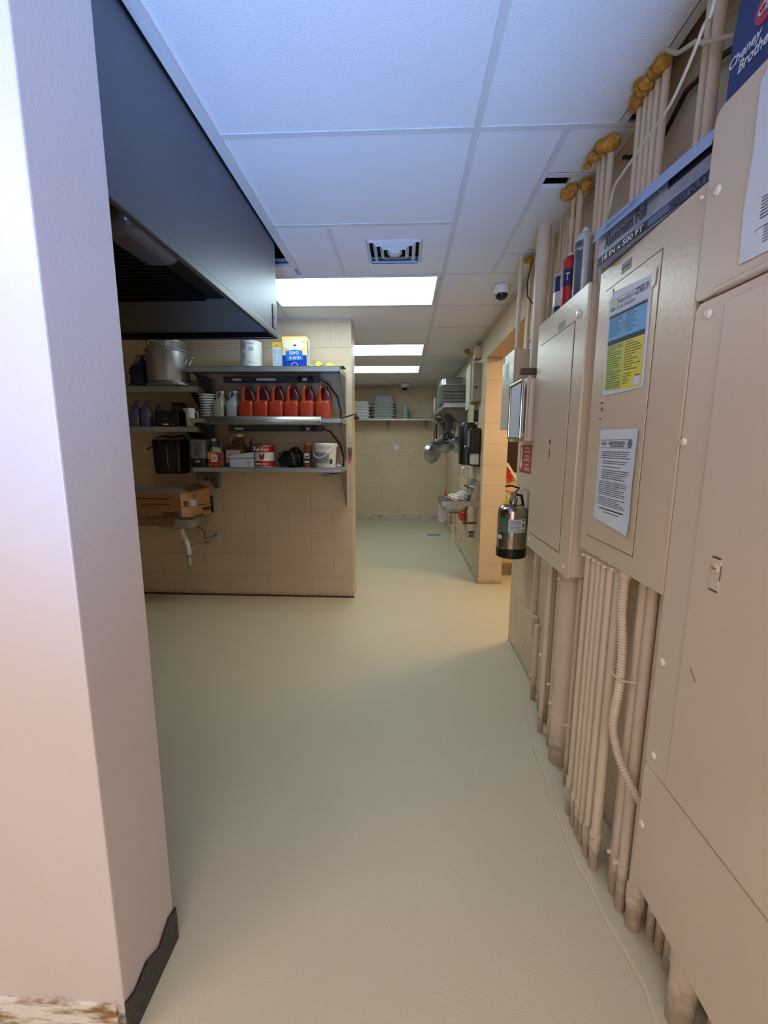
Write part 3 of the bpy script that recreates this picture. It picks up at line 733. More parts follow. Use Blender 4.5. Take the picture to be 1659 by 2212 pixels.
def foam(cx, cy, cz, blobs, label):
    mb = MB()
    for i, (dx, dy, dz, r) in enumerate(blobs):
        t = bmesh.new(); bmesh.ops.create_icosphere(t, subdivisions=3, radius=r)
        rnd = random.Random(i*7+int(cy*100)); ph = [rnd.uniform(0, 6) for _ in range(6)]
        for v in t.verts:
            q = v.co.normalized(); k = 1+.10*math.sin(5*q.x+ph[0])*math.sin(6*q.y+ph[1])+.07*math.sin(11*q.z+ph[2]+4*q.x)
            v.co = Vector((v.co.x*k, v.co.y*k, v.co.z*k*.85))+Vector((cx+dx, cy+dy, cz+dz))
        mb.merge(t, m_foam)
    o = mb.build('foam_sealant', loc=(cx, cy, cz), sharp=180); tag(o, label, 'foam sealant')
foam(.70, 1.45, 2.455, [(0, -.075, 0, .022), (0, -.045, .005, .022), (-.005, -.015, 0, .024), (0, .015, .004, .022), (0, .045, .0, .022), (.01, .075, .004, .02), (-.02, .0, .008, .018)], 'orange foam along the tops of the five conduits')
foam(.705, 1.73, 2.45, [(.0, -.055, .0, .03), (-.02, -.03, .008, .024), (-.03, .015, .0, .020), (-.035, .05, -.008, .014), (0, .01, .01, .02)], 'orange foam blob above the three conduits near the cans')
foam(.70, 1.95, 2.455, [(-.03, .02, -.004, .03), (-.02, .0, .004, .024), (.02, -.045, -.01, .026), (.02, -.035, .01, .02)], 'orange foam in two lumps beside the square ceiling hole')
foam(.70, 2.60, 2.445, [(0, .0, .0, .022), (-.02, .02, .006, .016)], 'small brownish foam patch where the timer box conduits meet the ceiling')

def cables():
    m_cab = mat('cream_cable', (190, 178, 150), .5)
    pts = [(.60, .985, 2.46), (.60, 1.005, 2.28), (.60, 1.03, 2.26), (.60, 1.064, 2.226), (.60, 1.122, 2.188), (.60, 1.19, 2.178), (.60, 1.255, 2.172), (.60, 1.33, 2.165), (.602, 1.385, 2.157), (.61, 1.420, 2.13), (.63, 1.50, 2.02), (.67, 1.53, 1.8)]
    sm = []
    P = [Vector(p) for p in pts]
    for i in range(len(P)-1):
        for j in range(5):
            a, b, c, d = P[max(0, i-1)], P[i], P[i+1], P[min(len(P)-1, i+2)]; t = j/5
            sm.append(.5*((2*b)+(-a+c)*t+(2*a-5*b+4*c-d)*t*t+(-a+3*b-3*c+d)*t**3))
    tag(MB().tube(sm, .0036, m_cab, 10).build('cable', loc=(.6, 1.2, 2.1)), 'cream cable drooping diagonally across the upper conduits', 'cable')
    tag(MB().tube([(.70, 1.06, 2.27), (.66, 1.122, 2.302), (.66, 1.16, 2.335), (.66, 1.201, 2.353), (.665, 1.24, 2.375), (.67, 1.30, 2.43)], .005, m_cab, 10).build('cable', loc=(.66, 1.2, 2.3)), 'short cream cable entering the orange foam at the ceiling', 'cable')
    tag(MB().tube([(.765, 1.04, 2.28), (.755, 1.20, 2.34), (.758, 1.35, 2.37), (.762, 1.50, 2.30), (.765, 1.60, 2.36), (.765, 1.70, 2.42)], .007, m_blackm, 10).build('cable', loc=(.76, 1.3, 2.3)), 'black cable sagging behind the conduits at the ceiling', 'cable')
    tag(MB().tube([(.71, 2.60, 2.46), (.70, 2.585, 2.40), (.69, 2.60, 2.33), (.70, 2.62, 2.26), (.72, 2.56, 2.20)], .0035, m_blackm, 8).build('cable', loc=(.7, 2.6, 2.3)), 'loose dark wire hanging by the tall fat pipe top', 'cable')
    tag(MB().tube([(.70, 1.515, 2.10), (.695, 1.53, 2.0), (.70, 1.535, 1.9), (.71, 1.54, 1.7)], .005, m_blackm, 8).build('cable', loc=(.7, 1.53, 1.9)), 'dark cable dropping between the two breaker panels', 'cable')
cables()

# ---------------------------------------------------------------- small boxes beyond the far panel
def timer_box():
    t = thing('timer_box', 'grey-white metal control box with a small window, beside the doorway', 'control box', (.70, 2.70, 1.51))
    y0, y1, z0, z1 = 2.57, 2.85, 1.515, 1.965; x = .63; mg = mat('pale_enamel', (196, 186, 168), .3, 0, .04)
    MB().box((x+.01, y0, z0), (.775, y1, z1), m_panel2, .004).build('box', t)
    MB().box((x, y0-.002, z0-.002), (x+.01, y1+.002, z1), mg, .003).build('door', t)
    decals('window', (x-.001, 2.80, 1.79), NX, UZ, [(0, 0, .12, .13, m_white, 0), (.012, .012, .108, .118, m_gal, 1), (.02, .02, .07, .11, m_paper, 2)], t)
    decals('badge', (x-.001, 2.835, 1.925), NX, UZ, [(0, 0, .03, .035, m_ink, 0)], t)
timer_box()
def junction():
    t = thing('junction_box', 'cream junction box carrying a white tray, left of the glossy panel', 'junction box', (.68, 2.29, 1.44))
    x = .590
    MB().box((x+.012, 2.13, 1.437), (.775, 2.43, 1.735), m_panel2, .003).build('box', t)
    MB().box((x, 2.125, 1.434), (x+.010, 2.435, 1.738), m_panel, .003).build('cover', t)
    screw(t, 2.15, 1.47, x, .005); screw(t, 2.15, 1.70, x, .005)
    b = thing('serving_tray', 'white plastic tray with a silver rim propped against the cream junction box', 'tray', (.575, 2.24, 1.455))
    mw = mat('bluish_white_tray', (214, 224, 238), .35)
    MB().box((.568, 2.125, 1.458), (.582, 2.345, 1.722), mw, .006, 3).build('tray', b)
    mb = MB(); q = [(.566, 2.120, 1.455), (.566, 2.35, 1.455), (.566, 2.35, 1.726), (.566, 2.12, 1.726)]
    for a, c in zip(q, q[1:]+q[:1]): mb.tube([a, c], .0065, m_chrome, 10)
    mb.build('rim', b)
    t = MB().box((.575, 2.20, 1.765), (.76, 2.235, 1.795), mat('rusty_brown', (92, 68, 54), .6), .008, 3).build('wooden_handle', loc=(.66, 2.28, 1.76))
    tag(t, 'brown rounded bar sticking out above the cream junction box', 'bar')
    n = thing('wall_notice', 'narrow white notice with a yellow emblem above the junction box', 'paper notice', (.77, 2.74, 1.88))
    x = .7735
    MB().box((x, 2.66, 1.88), (x+.001, 2.82, 2.145), m_paper).build('sheet', n)
    decals('print', (x-.0004, 2.82, 1.88), NX, UZ, [(.0, .16, .16, .185, m_navy, 0)]+textlines(.02, .14, .15, .02, .022, m_ink, 0, 5, .4), n)
    MB().lathe([(.04, 0), (.04, .001)], (x-.0003, 2.75, 2.095), mat('olive_emblem', (205, 195, 110), .5), 24, rot=Matrix.Rotation(-PI/2, 3, 'Y')).build('emblem', n)
junction()
def fire_sign():
    x = .7715
    t = thing('extinguisher_sign', 'red warning sign with a white down arrow above the fire extinguisher', 'sign', (x, 2.73, 1.24))
    MB().box((x, 2.605, 1.243), (x+.003, 2.858, 1.418), m_redsign, .0012).build('plate', t)
    mw = mat('sign_white', (235, 220, 220), .4); o = (x-.0006, 2.858, 1.243)
    R_ = [(.022, .055, .055, .16, mw, 0), (.035, .075, .043, .145, m_redsign, 1)]
    R_ += [(.10, z, .235, z+.003, mw, 0) for z in (.018, .026, .034, .075, .083, .091, .128, .136)]
    decals('print', o, NX, UZ, R_, t)
    MB().prism([(x-.001, 2.858-.008, 1.243+.055), (x-.001, 2.858-.069, 1.243+.055), (x-.001, 2.858-.038, 1.243+.012)], (-.0003, 0, 0), mw).build('arrow', t)
    for i, z in enumerate((.045, .1, .15)): lettering('WARNING', (x-.001, 2.858-.125, 1.243+z), NX, UZ, .09, .013, mw, t, bold=.02)
fire_sign()

# ---------------------------------------------------------------- fire extinguisher
def extinguisher():
    x, y, z = .672, 2.585, .735; r = .0885; H = .345
    t = thing('fire_extinguisher', 'silver stainless fire extinguisher with a black boot hanging by the doorway', 'fire extinguisher', (x, y, z))
    ms = mat('mirror_stainless', (176, 172, 160), .16, 1, .05, 4)
    prof = [(r, .055), (r, H-.07)]
    for i in range(1, 9):
        a = i/8*PI/2; prof.append((.024+(r-.024)*math.cos(a), H-.07+.055*math.sin(a)))
    prof += [(.024, H-.01), (.022, H+.012)]
    MB().lathe(prof, (x, y, z), ms, 48).build('cylinder', t)
    MB().lathe([(r-.004, 0), (r+.002, .006), (r+.002, .06), (r, .062)], (x, y, z), m_black, 48).build('boot', t)
    def wrap(a0, a1, z0, z1, m, name, e=.0008):
        mb = MB(); k = mb.mi(m); n = 24; lo = []; hi = []
        for i in range(n+1):
            g = a0+(a1-a0)*i/n
            lo.append(mb.bm.verts.new((x+(r+e)*math.cos(g), y+(r+e)*math.sin(g), z+z0))); hi.append(mb.bm.verts.new((x+(r+e)*math.cos(g), y+(r+e)*math.sin(g), z+z1)))
        for i in range(n): mb._face([lo[i], lo[i+1], hi[i+1], hi[i]], k)
        return mb.build(name, t)
    D = math.radians
    wrap(D(242), D(315), .165, .245, m_paper, 'white_label')
    for j in range(8): wrap(D(248), D(288), .172+j*.0085, .1745+j*.0085, m_ink, 'label_line', .0014)
    for j in (0, 2, 3, 5): wrap(D(295), D(308), .175+j*.012, .181+j*.012, m_inkd, 'label_line', .0014)
    wrap(D(205), D(242), .160, .232, mat('green_grey_label', (84, 112, 104), .5), 'green_label')
    wrap(D(200), D(232), .232, .248, mat('green_band', (40, 130, 80), .5), 'green_label')
    wrap(D(190), D(216), .118, .142, m_white, 'class_sticker')
    # valve, levers, pin, gauge, hose
    v = MB().lathe([(.022, H), (.026, H+.004), (.026, H+.02), (.016, H+.024), (.016, H+.055), (.010, H+.058)], (x, y, z), m_gal, 20).build('valve', t)
    mb = MB(); zz = z+H+.05
    mb.box((x-.05, y-.010, zz), (x+.012, y+.010, zz+.008), m_gal, .003, rot=Matrix.Rotation(D(14), 3, 'Y'))
    mb.tube([(x+.01, y, zz+.005), (x+.03, y-.01, zz+.03), (x-.02, y-.012, zz+.045), (x-.055, y-.014, zz+.04)], .006, m_blackm, 8); mb.build('lever', v)
    MB().tube([(x-.025+.022*math.cos(a), y-.012, z+H+.022+.022*math.sin(a)) for a in [2*PI*i/16 for i in range(16)]], .0018, m_steel, 6, closed=True).build('pin_ring', v)
    MB().lathe([(.016, 0), (.016, .012), (.012, .014)], (x-.055, y-.03, z+H-.01), mat('yellow_tag', (225, 215, 20), .4), 18).build('yellow_tag', v)
    MB().tube([(x+.015, y, z+H+.04), (x+.045, y-.01, z+H+.035), (x+.062, y, z+H-.03), (x+.085, y+.005, z+H-.09)], .009, m_blackm, 10).build('hose', t)
    MB().tube([(x+.04, y, z+H+.06), (x+.07, y, z+H+.075), (.775, y+.02, z+H+.055)], .002, m_gal, 6).build('wire', t)
    MB().box((.760, y-.03, z+.20), (.775, y+.03, z+H+.06), m_gal, .003).build('wall_bracket', t)
extinguisher()
o = MB().prism([(1.10, 4.52, 1.235), (1.205, 4.52, 1.070), (1.19, 4.52, 1.055), (1.08, 4.52, 1.215)], (0, .012, 0), m_white).prism([(1.02, 4.525, 1.24), (1.078, 4.525, 1.205), (1.155, 4.525, 1.08), (1.142, 4.525, 1.02), (1.08, 4.525, 1.10)], (0, .01, 0), m_red)
tag(o.build('pennant', loc=(1.12, 4.53, 1.02)), 'red and white slanted pennant seen through the doorway', 'pennant')

# ---------------------------------------------------------------- dome cameras
def dome(x, y, z, s, label):
    t = thing('dome_camera', label, 'security camera', (x, y, z))
    MB().lathe([(.056*s, 0), (.058*s, -.012*s), (.052*s, -.045*s), (.046*s, -.052*s)], (x, y, z), m_white, 28).build('housing', t)
    MB().lathe([(.044*s, -.050*s)]+[(.042*s*math.cos(a), -.052*s-.038*s*math.sin(a)) for a in [i*PI/2/7 for i in range(7)]], (x, y, z), mat('smoked_dome', (30, 34, 38), .12), 28).build('dome', t)
dome(.645, 3.06, CZ, 1.0, 'white dome camera on the ceiling beside the tall conduits')
dome(.007, 7.55, CZ-.01, 1.3, 'small dome camera on the ceiling at the back wall')

# ================================================================= MIDDLE WALL SHELVES
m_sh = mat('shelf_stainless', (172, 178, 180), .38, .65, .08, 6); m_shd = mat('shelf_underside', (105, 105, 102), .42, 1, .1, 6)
def shelf(label, x0, x1, yf, yw, z, h=.042, th=.004, blx=None, brx=None, lb=.19, rb=.31, extra=None):
    t = thing('wall_shelf', label, 'shelf', ((x0+x1)/2, yw, z))
    mb = MB().box((x0, yf, z-th), (x1, yw, z), m_sh).box((x0, yf, z-h), (x1, yf+.004, z), m_sh, .0015)
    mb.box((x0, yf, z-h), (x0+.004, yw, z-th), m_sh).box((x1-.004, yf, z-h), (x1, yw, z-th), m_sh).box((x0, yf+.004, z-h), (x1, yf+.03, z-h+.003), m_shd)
    mb.build('shelf_board', t)
    for (bx_, d, flat) in ((blx, lb, .05), (brx, rb, .01)):
        if bx_ is None: continue
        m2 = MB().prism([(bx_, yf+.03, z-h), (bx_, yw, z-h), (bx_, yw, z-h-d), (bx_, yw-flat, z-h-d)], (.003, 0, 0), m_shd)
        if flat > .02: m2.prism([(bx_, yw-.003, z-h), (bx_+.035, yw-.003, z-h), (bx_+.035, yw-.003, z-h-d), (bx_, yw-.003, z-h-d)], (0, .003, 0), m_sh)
        m2.build('bracket', t)
    return t
s1 = shelf('topmost stainless shelf of the three stacked on the middle wall', -1.737, -.505, 3.40, 3.76, 2.024, blx=-1.69, brx=-.512)
s2 = shelf('middle stainless shelf with a rail along its front, holding red jugs', -1.729, -.500, 3.40, 3.76, 1.624, .036, blx=-1.69, brx=-.512, lb=.26)
s3 = shelf('lowest stainless shelf of the three, holding the bucket and red can', -1.731, -.503, 3.40, 3.76, 1.230, .038, blx=-1.69, brx=-.512, lb=.17, rb=.33)
MB().box((-1.585, 3.372, 1.572), (-.652, 3.398, 1.577), m_sh).prism([(-1.60, 3.37, 1.637), (-.655, 3.37, 1.633), (-.648, 3.36, 1.575), (-1.578, 3.36, 1.574)], (0, .004, 0), m_sh).box((-1.59, 3.372, 1.628), (-.655, 3.40, 1.632), m_sh).build('ticket_rail', s2)
MB().box((-.676, 3.3575, 1.59), (-.666, 3.3605, 1.60), m_blackm).box((-1.56, 3.3575, 1.59), (-1.55, 3.3605, 1.60), m_blackm).build('rail_hole', s2)
shl = shelf('upper left stainless shelf, carrying the big stock pots', -3.0, -1.69, 3.44, 3.76, 1.882, .048, blx=-1.75)
sh2 = shelf('lower left stainless shelf, carrying purple bottles and a black box', -3.0, -1.69, 3.44, 3.76, 1.558, .042, blx=-1.80)
def strip(x0, x1, z, label, plugs):
    t = thing('power_strip', label, 'power strip', ((x0+x1)/2, 3.5, z-.05))
    mg = mat('dark_strip', (70, 72, 74), .45, .3)
    MB().box((x0, 3.55, z-.055), (x1, 3.60, z-.008), mg, .003).build('housing', t)
    for a, b in plugs: MB().box((a, 3.548, z-.042), (b, 3.5505, z-.026), m_paper).build('tag', t)
    for dx in (.03, .10): MB().lathe([(.026-.08*(dx-.03)*.1, 0), (.024, .01)], (x1-.03-dx*1.3, 3.55, z-.03), m_black, 20, rot=Matrix.Rotation(PI/2, 3, 'X')).build('outlet', t)
    pts = [(x1, 3.58, z-.03), (x1+.06, 3.60, z-.06), (x1+.13, 3.66, z-.16), (x1+.155, 3.70, z-.28), (x1+.15, 3.72, z-.40)]
    MB().tube(pts, .007, m_black, 10).build('cord', t)
strip(-1.50, -.70, 1.978, 'power strip under the topmost shelf, black cord at its end', [(-1.42, -1.35), (-1.22, -1.06), (-.86, -.80)])
strip(-1.48, -.68, 1.580, 'power strip under the railed middle shelf, black cord at its end', [(-1.42, -1.35), (-.86, -.79)])

# ---- helpers for containers
def jug(name, label, cat, x, y, z, w, d, h, mbody, mcap, mhandle=None, flip=1, group=None, labelmat=None):
    """flat-sided jug: handle arch on one side, cap on the other"""
    t = thing(name, label, cat, (x, y, z), group); hw, hd = w/2, d/2; bh = h*.62
    secs = [(z, x, y, hw*.9, hd*.9, 4), (z+.008, x, y, hw, hd, 5), (z+bh*.85, x, y, hw, hd, 5), (z+bh, x+flip*hw*.05, y, hw*.86, hd*.85, 4), (z+bh*1.13, x+flip*hw*.25, y, hw*.5, hd*.55, 3), (z+h*.86, x+flip*hw*.42, y, hw*.27, hd*.35, 2), (z+h*.92, x+flip*hw*.42, y, hw*.26, hd*.34, 2)]
    MB().loft(secs, mbody, 28).build('body', t)
    hx = x-flip*hw*.55
    pts = [(hx, y, z+bh*.95), (hx-flip*hw*.02, y, z+h*.78), (hx+flip*hw*.1, y, z+h*.92), (hx+flip*hw*.42, y, z+h*.97), (x+flip*hw*.2, y, z+h*.93), (x+flip*hw*.42, y, z+h*.86)]
    MB().tube(pts, hw*.17, mhandle or mbody, 12).build('handle', t)
    MB().lathe([(hw*.32, h*.90), (hw*.34, h*.905), (hw*.34, h*.975), (hw*.30, h*.985)], (x+flip*hw*.42, y, z), mcap, 20).build('cap', t)
    if labelmat: decals('label_patch', (x-hw*.7, y-hd-.0015, z+h*.12), UX, UZ, [(0, 0, w*.7, h*.38, labelmat, 0), (w*.08, h*.08, w*.6, h*.16, m_ink, 1), (w*.08, h*.22, w*.5, h*.25, m_red, 1)], t)
    return t
ZS1, ZS2, ZS3 = 2.024, 1.624, 1.230
# white tin on the top shelf
def tin(name, label, cat, x, y, z, r, h, m, rim=None):
    t = thing(name, label, cat, (x, y, z))
    MB().lathe([(r*.99, 0), (r, .004), (r, h-.006), (r*.985, h-.004)], (x, y, z), m, 40).build('can', t)
    for zz in (0, h-.006): MB().lathe([(r, zz), (r*1.02, zz+.002), (r*1.02, zz+.005), (r*.95, zz+.006)], (x, y, z), rim or m_steel, 40).build('rim', t)
    return t
def patch(t, x, y, r, z0, z1, a0, a1, m, name='label_patch', e=.001):
    mb = MB(); k = mb.mi(m); n = 16; lo = []; hi = []
    for i in range(n+1):
        g = a0+(a1-a0)*i/n; lo.append(mb.bm.verts.new((x+(r+e)*math.cos(g), y+(r+e)*math.sin(g), z0))); hi.append(mb.bm.verts.new((x+(r+e)*math.cos(g), y+(r+e)*math.sin(g), z1)))
    for i in range(n): mb._face([lo[i], lo[i+1], hi[i+1], hi[i]], k)
    return mb.build(name, t)
D = math.radians
t = tin('food_can', 'large white labelled can alone on the topmost shelf', 'can', -1.235, 3.50, ZS1, .083, .205, m_white, m_gal)
for (a, b, z0, z1) in ((232, 262, .13, .19), (232, 262, .10, .105), (265, 305, .17, .18), (275, 300, .12, .15), (240, 255, .06, .095), (270, 292, .03, .04), (296, 306, .02, .03)):
    patch(t, -1.235, 3.50, .083, ZS1+z0, ZS1+z1, D(a), D(b), mat('faded_print', (165, 178, 190), .6), 'print')
def carton(name, label, x0, x1, y0, y1, z, h, base):
    t = thing(name, label, 'food box', ((x0+x1)/2, (y0+y1)/2, z)); MB().box((x0, y0, z), (x1, y1, z+h), base, .0015).build('carton', t); return t
t = carton('food_box', 'slim white and yellow box beside the oats', -1.045, -.968, 3.44, 3.60, ZS1, .185, mat('pale_blue_card', (205, 220, 228), .5))
decals('print', (-1.045, 3.4395, ZS1), UX, UZ, [(0, .145, .077, .186, mat('yellow_card', (232, 190, 60), .5), 0), (.022, .160, .052, .166, m_ink, 1), (.004, .02, .073, .024, m_ink, 1), (.004, .10, .036, .135, mat('light_blue_card', (175, 200, 215), .5), 1), (.041, .10, .073, .135, mat('light_blue_card', (175, 200, 215), .5), 1), (.008, .035, .03, .09, mat('light_blue_card', (175, 200, 215), .5), 1), (.045, .035, .068, .09, mat('light_blue_card', (175, 200, 215), .5), 1)], t)
t = carton('oats_box', 'blue and yellow oats box standing upside down on the topmost shelf', -.962, -.770, 3.43, 3.56, ZS1, .225, mat('oat_card_white', (232, 225, 205), .5))
mob = mat('oat_blue', (20, 60, 165), .4); mob2 = mat('oat_bright_blue', (30, 110, 205), .4)
decals('print', (-.962, 3.4295, ZS1), UX, UZ, [(0, 0, .192, .085, mob, 0), (0, .085, .192, .225, mat('oat_yellow', (240, 205, 130), .5), 0), (.125, .165, .17, .19, mob2, 3)], t)
MB().loft([(0, 0, 0, .085, .042, 2), (.001, 0, 0, .085, .042, 2)], mat('oat_cream', (228, 222, 195), .5), 32, rot=Matrix.Rotation(PI/2, 3, 'X'), at=(-.868, 3.4288, ZS1+.160)).build('bowl_picture', t)
MB().prism([(-.935, 3.4282, ZS1+.040), (-.798, 3.4282, ZS1+.048), (-.805, 3.4282, ZS1+.118), (-.865, 3.4282, ZS1+.128), (-.935, 3.4282, ZS1+.115)], (0, -.0006, 0), mob2).build('banner', t)
MB().loft([(0, 0, 0, .012, .006, 2), (.001, 0, 0, .012, .006, 2)], m_inkd, 12, rot=Matrix.Rotation(PI/2, 3, 'X'), at=(-.862, 3.4275, ZS1+.160)).build('raisins', t)
# upside-down words: reading direction reversed
lettering('QUICK', (-.815, 3.4272, ZS1+.079), (-1, 0, 0), (0, 0, -1), .10, .026, m_white, t, bold=.03)
lettering('OATS', (-.832, 3.4272, ZS1+.115), (-1, 0, 0), (0, 0, -1), .075, .024, m_white, t, bold=.03)
MB().tube([(-.868+.024*math.cos(a), 3.4282, ZS1+.012+.017*math.sin(a)) for a in [2*PI*i/20 for i in range(20)]], .0016, m_white, 6, closed=True).build('seal', t)
decals('side_print', (-.7695, 3.44, ZS1), (0, 1, 0), UZ, [(.01, .02, .03, .2, m_ink, 0), (.04, .02, .10, .15, mat('light_blue_card', (175, 200, 215), .5), 0)], t)
# crumpled yellow packets
def crumple(name, label, cat, c, size, m, m2, seed):
    mb = MB(); rnd = random.Random(seed)
    for q in range(2):
        t = bmesh.new(); bmesh.ops.create_grid(t, x_segments=14, y_segments=8, size=.5)
        ph = [rnd.uniform(0, 6) for _ in range(6)]
        for v in t.verts:
            a, b = v.co.x, v.co.y
            zz = (.5+.5*math.sin(9*a+ph[0]+4*b))*(1-abs(2*a)**3)*(1-abs(2*b)**2)*.8+.15*math.sin(17*a+ph[1])*math.sin(15*b+ph[2])+.2
            v.co = Vector((c[0]+a*size[0]+(q-.5)*.02, c[1]+b*size[1]+q*.02, c[2]+max(.01, zz)*size[2]*(1-.35*q)))
        bmesh.ops.solidify(t, geom=t.faces[:], thickness=.002)
        for v in t.verts: v.co.z = max(v.co.z, c[2]+.0005)
        mb.merge(t, (m, m2)[q])
    o = mb.build(name, loc=c, sharp=25); tag(o, label, cat); return o
crumple('snack_packet', 'crumpled yellow packet lying next to the oats box', 'packet', (-.69, 3.52, ZS1), (.14, .12, .055), mat('yellow_film', (225, 215, 60), .3), mat('dark_film', (70, 66, 72), .3), 3)
crumple('snack_packet', 'flat yellow packet drooping at the right end of the topmost shelf', 'packet', (-.565, 3.50, ZS1), (.15, .12, .04), mat('yellow_film', (225, 215, 60), .3), mat('dark_film', (70, 66, 72), .3), 5)

# middle shelf: bowls, clear jugs, red jugs
def bowl(z, lab=None):
    t = MB().lathe([(.028, 0), (.03, .001), (.050, .020), (.054, .022), (.068, .024), (.068, .032), (.061, .032), (.028, .004)], (-1.612, 3.52, z), m_white, 30)
    return t.build('bowl', loc=(-1.612, 3.52, z))
b0 = bowl(ZS2); NB = 9
words = ['lowest', 'second from the bottom', 'third from the bottom', 'fourth from the bottom', 'middle', 'fourth from the top', 'third from the top', 'second from the top', 'topmost']
tag(b0, 'lowest white bowl in the stack on the middle shelf', 'bowl', 'white bowls stacked on the middle shelf')
for i in range(1, NB):
    c = b0.copy(); COL.objects.link(c); c.location.z += i*.0205; c.location.x -= i*.0022; c['label'] = 'white bowl, %s in the stack on the middle shelf' % words[i]
m_cl = mat('milky_plastic', (150, 152, 132), .35, 0, .05); m_cl2 = mat('milky_plastic_pale', (150, 158, 158), .35, 0, .05)
jug('clear_jug', 'milky jug with yellowish oil beside the stacked bowls', 'jug', -1.515, 3.50, ZS2, .095, .12, .225, m_cl, m_white, m_cl2)
jug('clear_jug', 'milky grey-white jug next to the first red jug', 'jug', -1.405, 3.50, ZS2, .095, .12, .225, m_cl2, m_white, m_cl2)
m_rj = mat('red_sauce_jug', (152, 48, 20), .34, 0, .06, 8, coat=.15); m_rjd = mat('dark_red_neck', (92, 20, 20), .25, coat=.3)
def red_jug(x):
    y, z, w, d, h = 3.50, ZS2, .122, .15, .262
    t = thing('sauce_jug', 'red sauce jug, first of the row of six', 'sauce jug', (x, y, z), 'red sauce jugs on the middle shelf'); hw, hd = w/2, d/2
    MB().loft([(z, x, y, hw*.92, hd*.95, 5), (z+.006, x, y, hw, hd, 6), (z+h*.42, x, y, hw, hd, 6), (z+h*.50, x, y, hw*.93, hd*.9, 5), (z+h*.54, x+.004, y+.01, hw*.8, hd*.7, 4), (z+h*.56, x+.006, y+.015, hw*.7, hd*.6, 3)], m_rj, 32).build('body', t)
    MB().loft([(z+h*.50, x+.012, y+.03, hw*.80, hd*.5, 3), (z+h*.70, x+.016, y+.03, hw*.70, hd*.42, 2.5), (z+h*.84, x+.008, y+.03, hw*.58, hd*.32, 2), (z+h*.93, x+.002, y+.03, hw*.42, hd*.28, 2)], m_rjd, 24).build('neck', t)
    hx = x-hw*.40
    MB().tube([(hx-.006, y-.045, z+h*.46), (hx, y-.045, z+h*.56), (hx, y-.045, z+h*.72), (hx+.002, y-.045, z+h*.88), (hx+.010, y-.036, z+h*.95), (hx+.022, y-.01, z+h*.975), (hx+.03, y+.02, z+h*.95)], [.024, .0165, .0135, .0125, .011, .009, .008], m_rj, 14).build('handle', t)
    MB().lathe([(.020, h*.93), (.021, h*.935), (.021, h*.985), (.018, h*.99)], (x+.010, y+.03, z), mat('dark_cap', (60, 14, 16), .4), 20).build('cap', t)
    return t
xs_ = [-1.282, -1.159, -1.035, -.911, -.785, -.655]
rj = red_jug(xs_[0])
rj['label'] = 'red sauce jug at the start of the row, beside the milky jugs'
for x, w in zip(xs_[1:], ['second red sauce jug from the milky jugs', 'third red sauce jug from the milky jugs', 'fourth red sauce jug from the milky jugs', 'fifth red sauce jug from the milky jugs', 'last red sauce jug, standing clear of the rail end']):
    dup(rj, (x, 3.50, ZS2), w)

# lowest shelf
t = thing('blender_base', 'grey appliance with black base and vent slots on the lowest shelf', 'appliance', (-1.70, 3.52, ZS3))
MB().loft([(ZS3+.07, -1.70, 3.50, .068, .075, 5), (ZS3+.22, -1.70, 3.50, .072, .075, 5), (ZS3+.226, -1.70, 3.50, .066, .07, 5)], mat('silver_plastic', (128, 128, 130), .35, .2), 28).build('housing', t)
MB().loft([(ZS3, -1.70, 3.50, .060, .07, 4), (ZS3+.01, -1.70, 3.50, .070, .08, 4), (ZS3+.07, -1.70, 3.50, .070, .078, 5)], m_black, 28).build('base', t)
MB().box((-1.715, 3.423, ZS3+.09), (-1.711, 3.425, ZS3+.20), m_inkd).box((-1.701, 3.423, ZS3+.09), (-1.697, 3.425, ZS3+.20), m_inkd).box((-1.687, 3.423, ZS3+.09), (-1.683, 3.425, ZS3+.20), m_inkd).build('vent_slots', t)
MB().loft([(0, 0, 0, .024, .012, 2), (.001, 0, 0, .024, .012, 2)], m_gal, 20, rot=Matrix.Rotation(PI/2, 3, 'X'), at=(-1.695, 3.4205, ZS3+.045)).build('badge', t)
j = jug('clear_jug', 'small grey jug with a red and yellow label and paper tag', 'jug', -1.560, 3.50, ZS3, .125, .12, .235, mat('smoky_plastic', (110, 108, 108), .35), m_white, flip=-1)
decals('bright_label', (-1.620, 3.4375, ZS3+.006), UX, UZ, [(0, 0, .115, .115, mat('red_label', (190, 34, 26), .45), 0), (0, .06, .07, .115, mat('orange_label', (225, 150, 30), .45), 1), (.03, .035, .082, .095, m_paper, 2), (.04, .055, .072, .06, m_ink, 3), (.04, .068, .068, .073, m_ink, 3), (.01, .01, .03, .016, mat('orange_label', (225, 150, 30), .45), 2), (.06, .01, .085, .016, mat('orange_label', (225, 150, 30), .45), 2)], j)
decals('paper_tag', (-1.575, 3.437, ZS3+.125), (1, 0, -.12), UZ, [(0, 0, .07, .04, mat('tag_green', (190, 200, 180), .5), 0)], j)
jug('oil_jug', 'brown cooking oil jug with a cream label on the lowest shelf', 'jug', -1.41, 3.53, ZS3, .17, .14, .275, mat('brown_oil', (98, 74, 42), .35), m_white, mat('milky_handle', (150, 140, 125), .4), labelmat=mat('cream_label', (196, 186, 172), .5))
t = thing('sauce_bottle', 'thin dark bottle behind the white carton', 'bottle', (-1.315, 3.62, ZS3))
MB().lathe([(.021, 0), (.022, .004), (.022, .14), (.010, .18), (.009, .21)], (-1.315, 3.62, ZS3), mat('black_glass', (18, 14, 12), .15), 20).build('glass', t)
MB().lathe([(.0115, .21), (.0115, .235)], (-1.315, 3.62, ZS3), m_red, 16).build('cap', t)
t = thing('film_box', 'white cling film carton lying flat with its lid ajar', 'carton', (-1.335, 3.47, ZS3))
mwc = mat('white_carton', (198, 200, 212), .5)
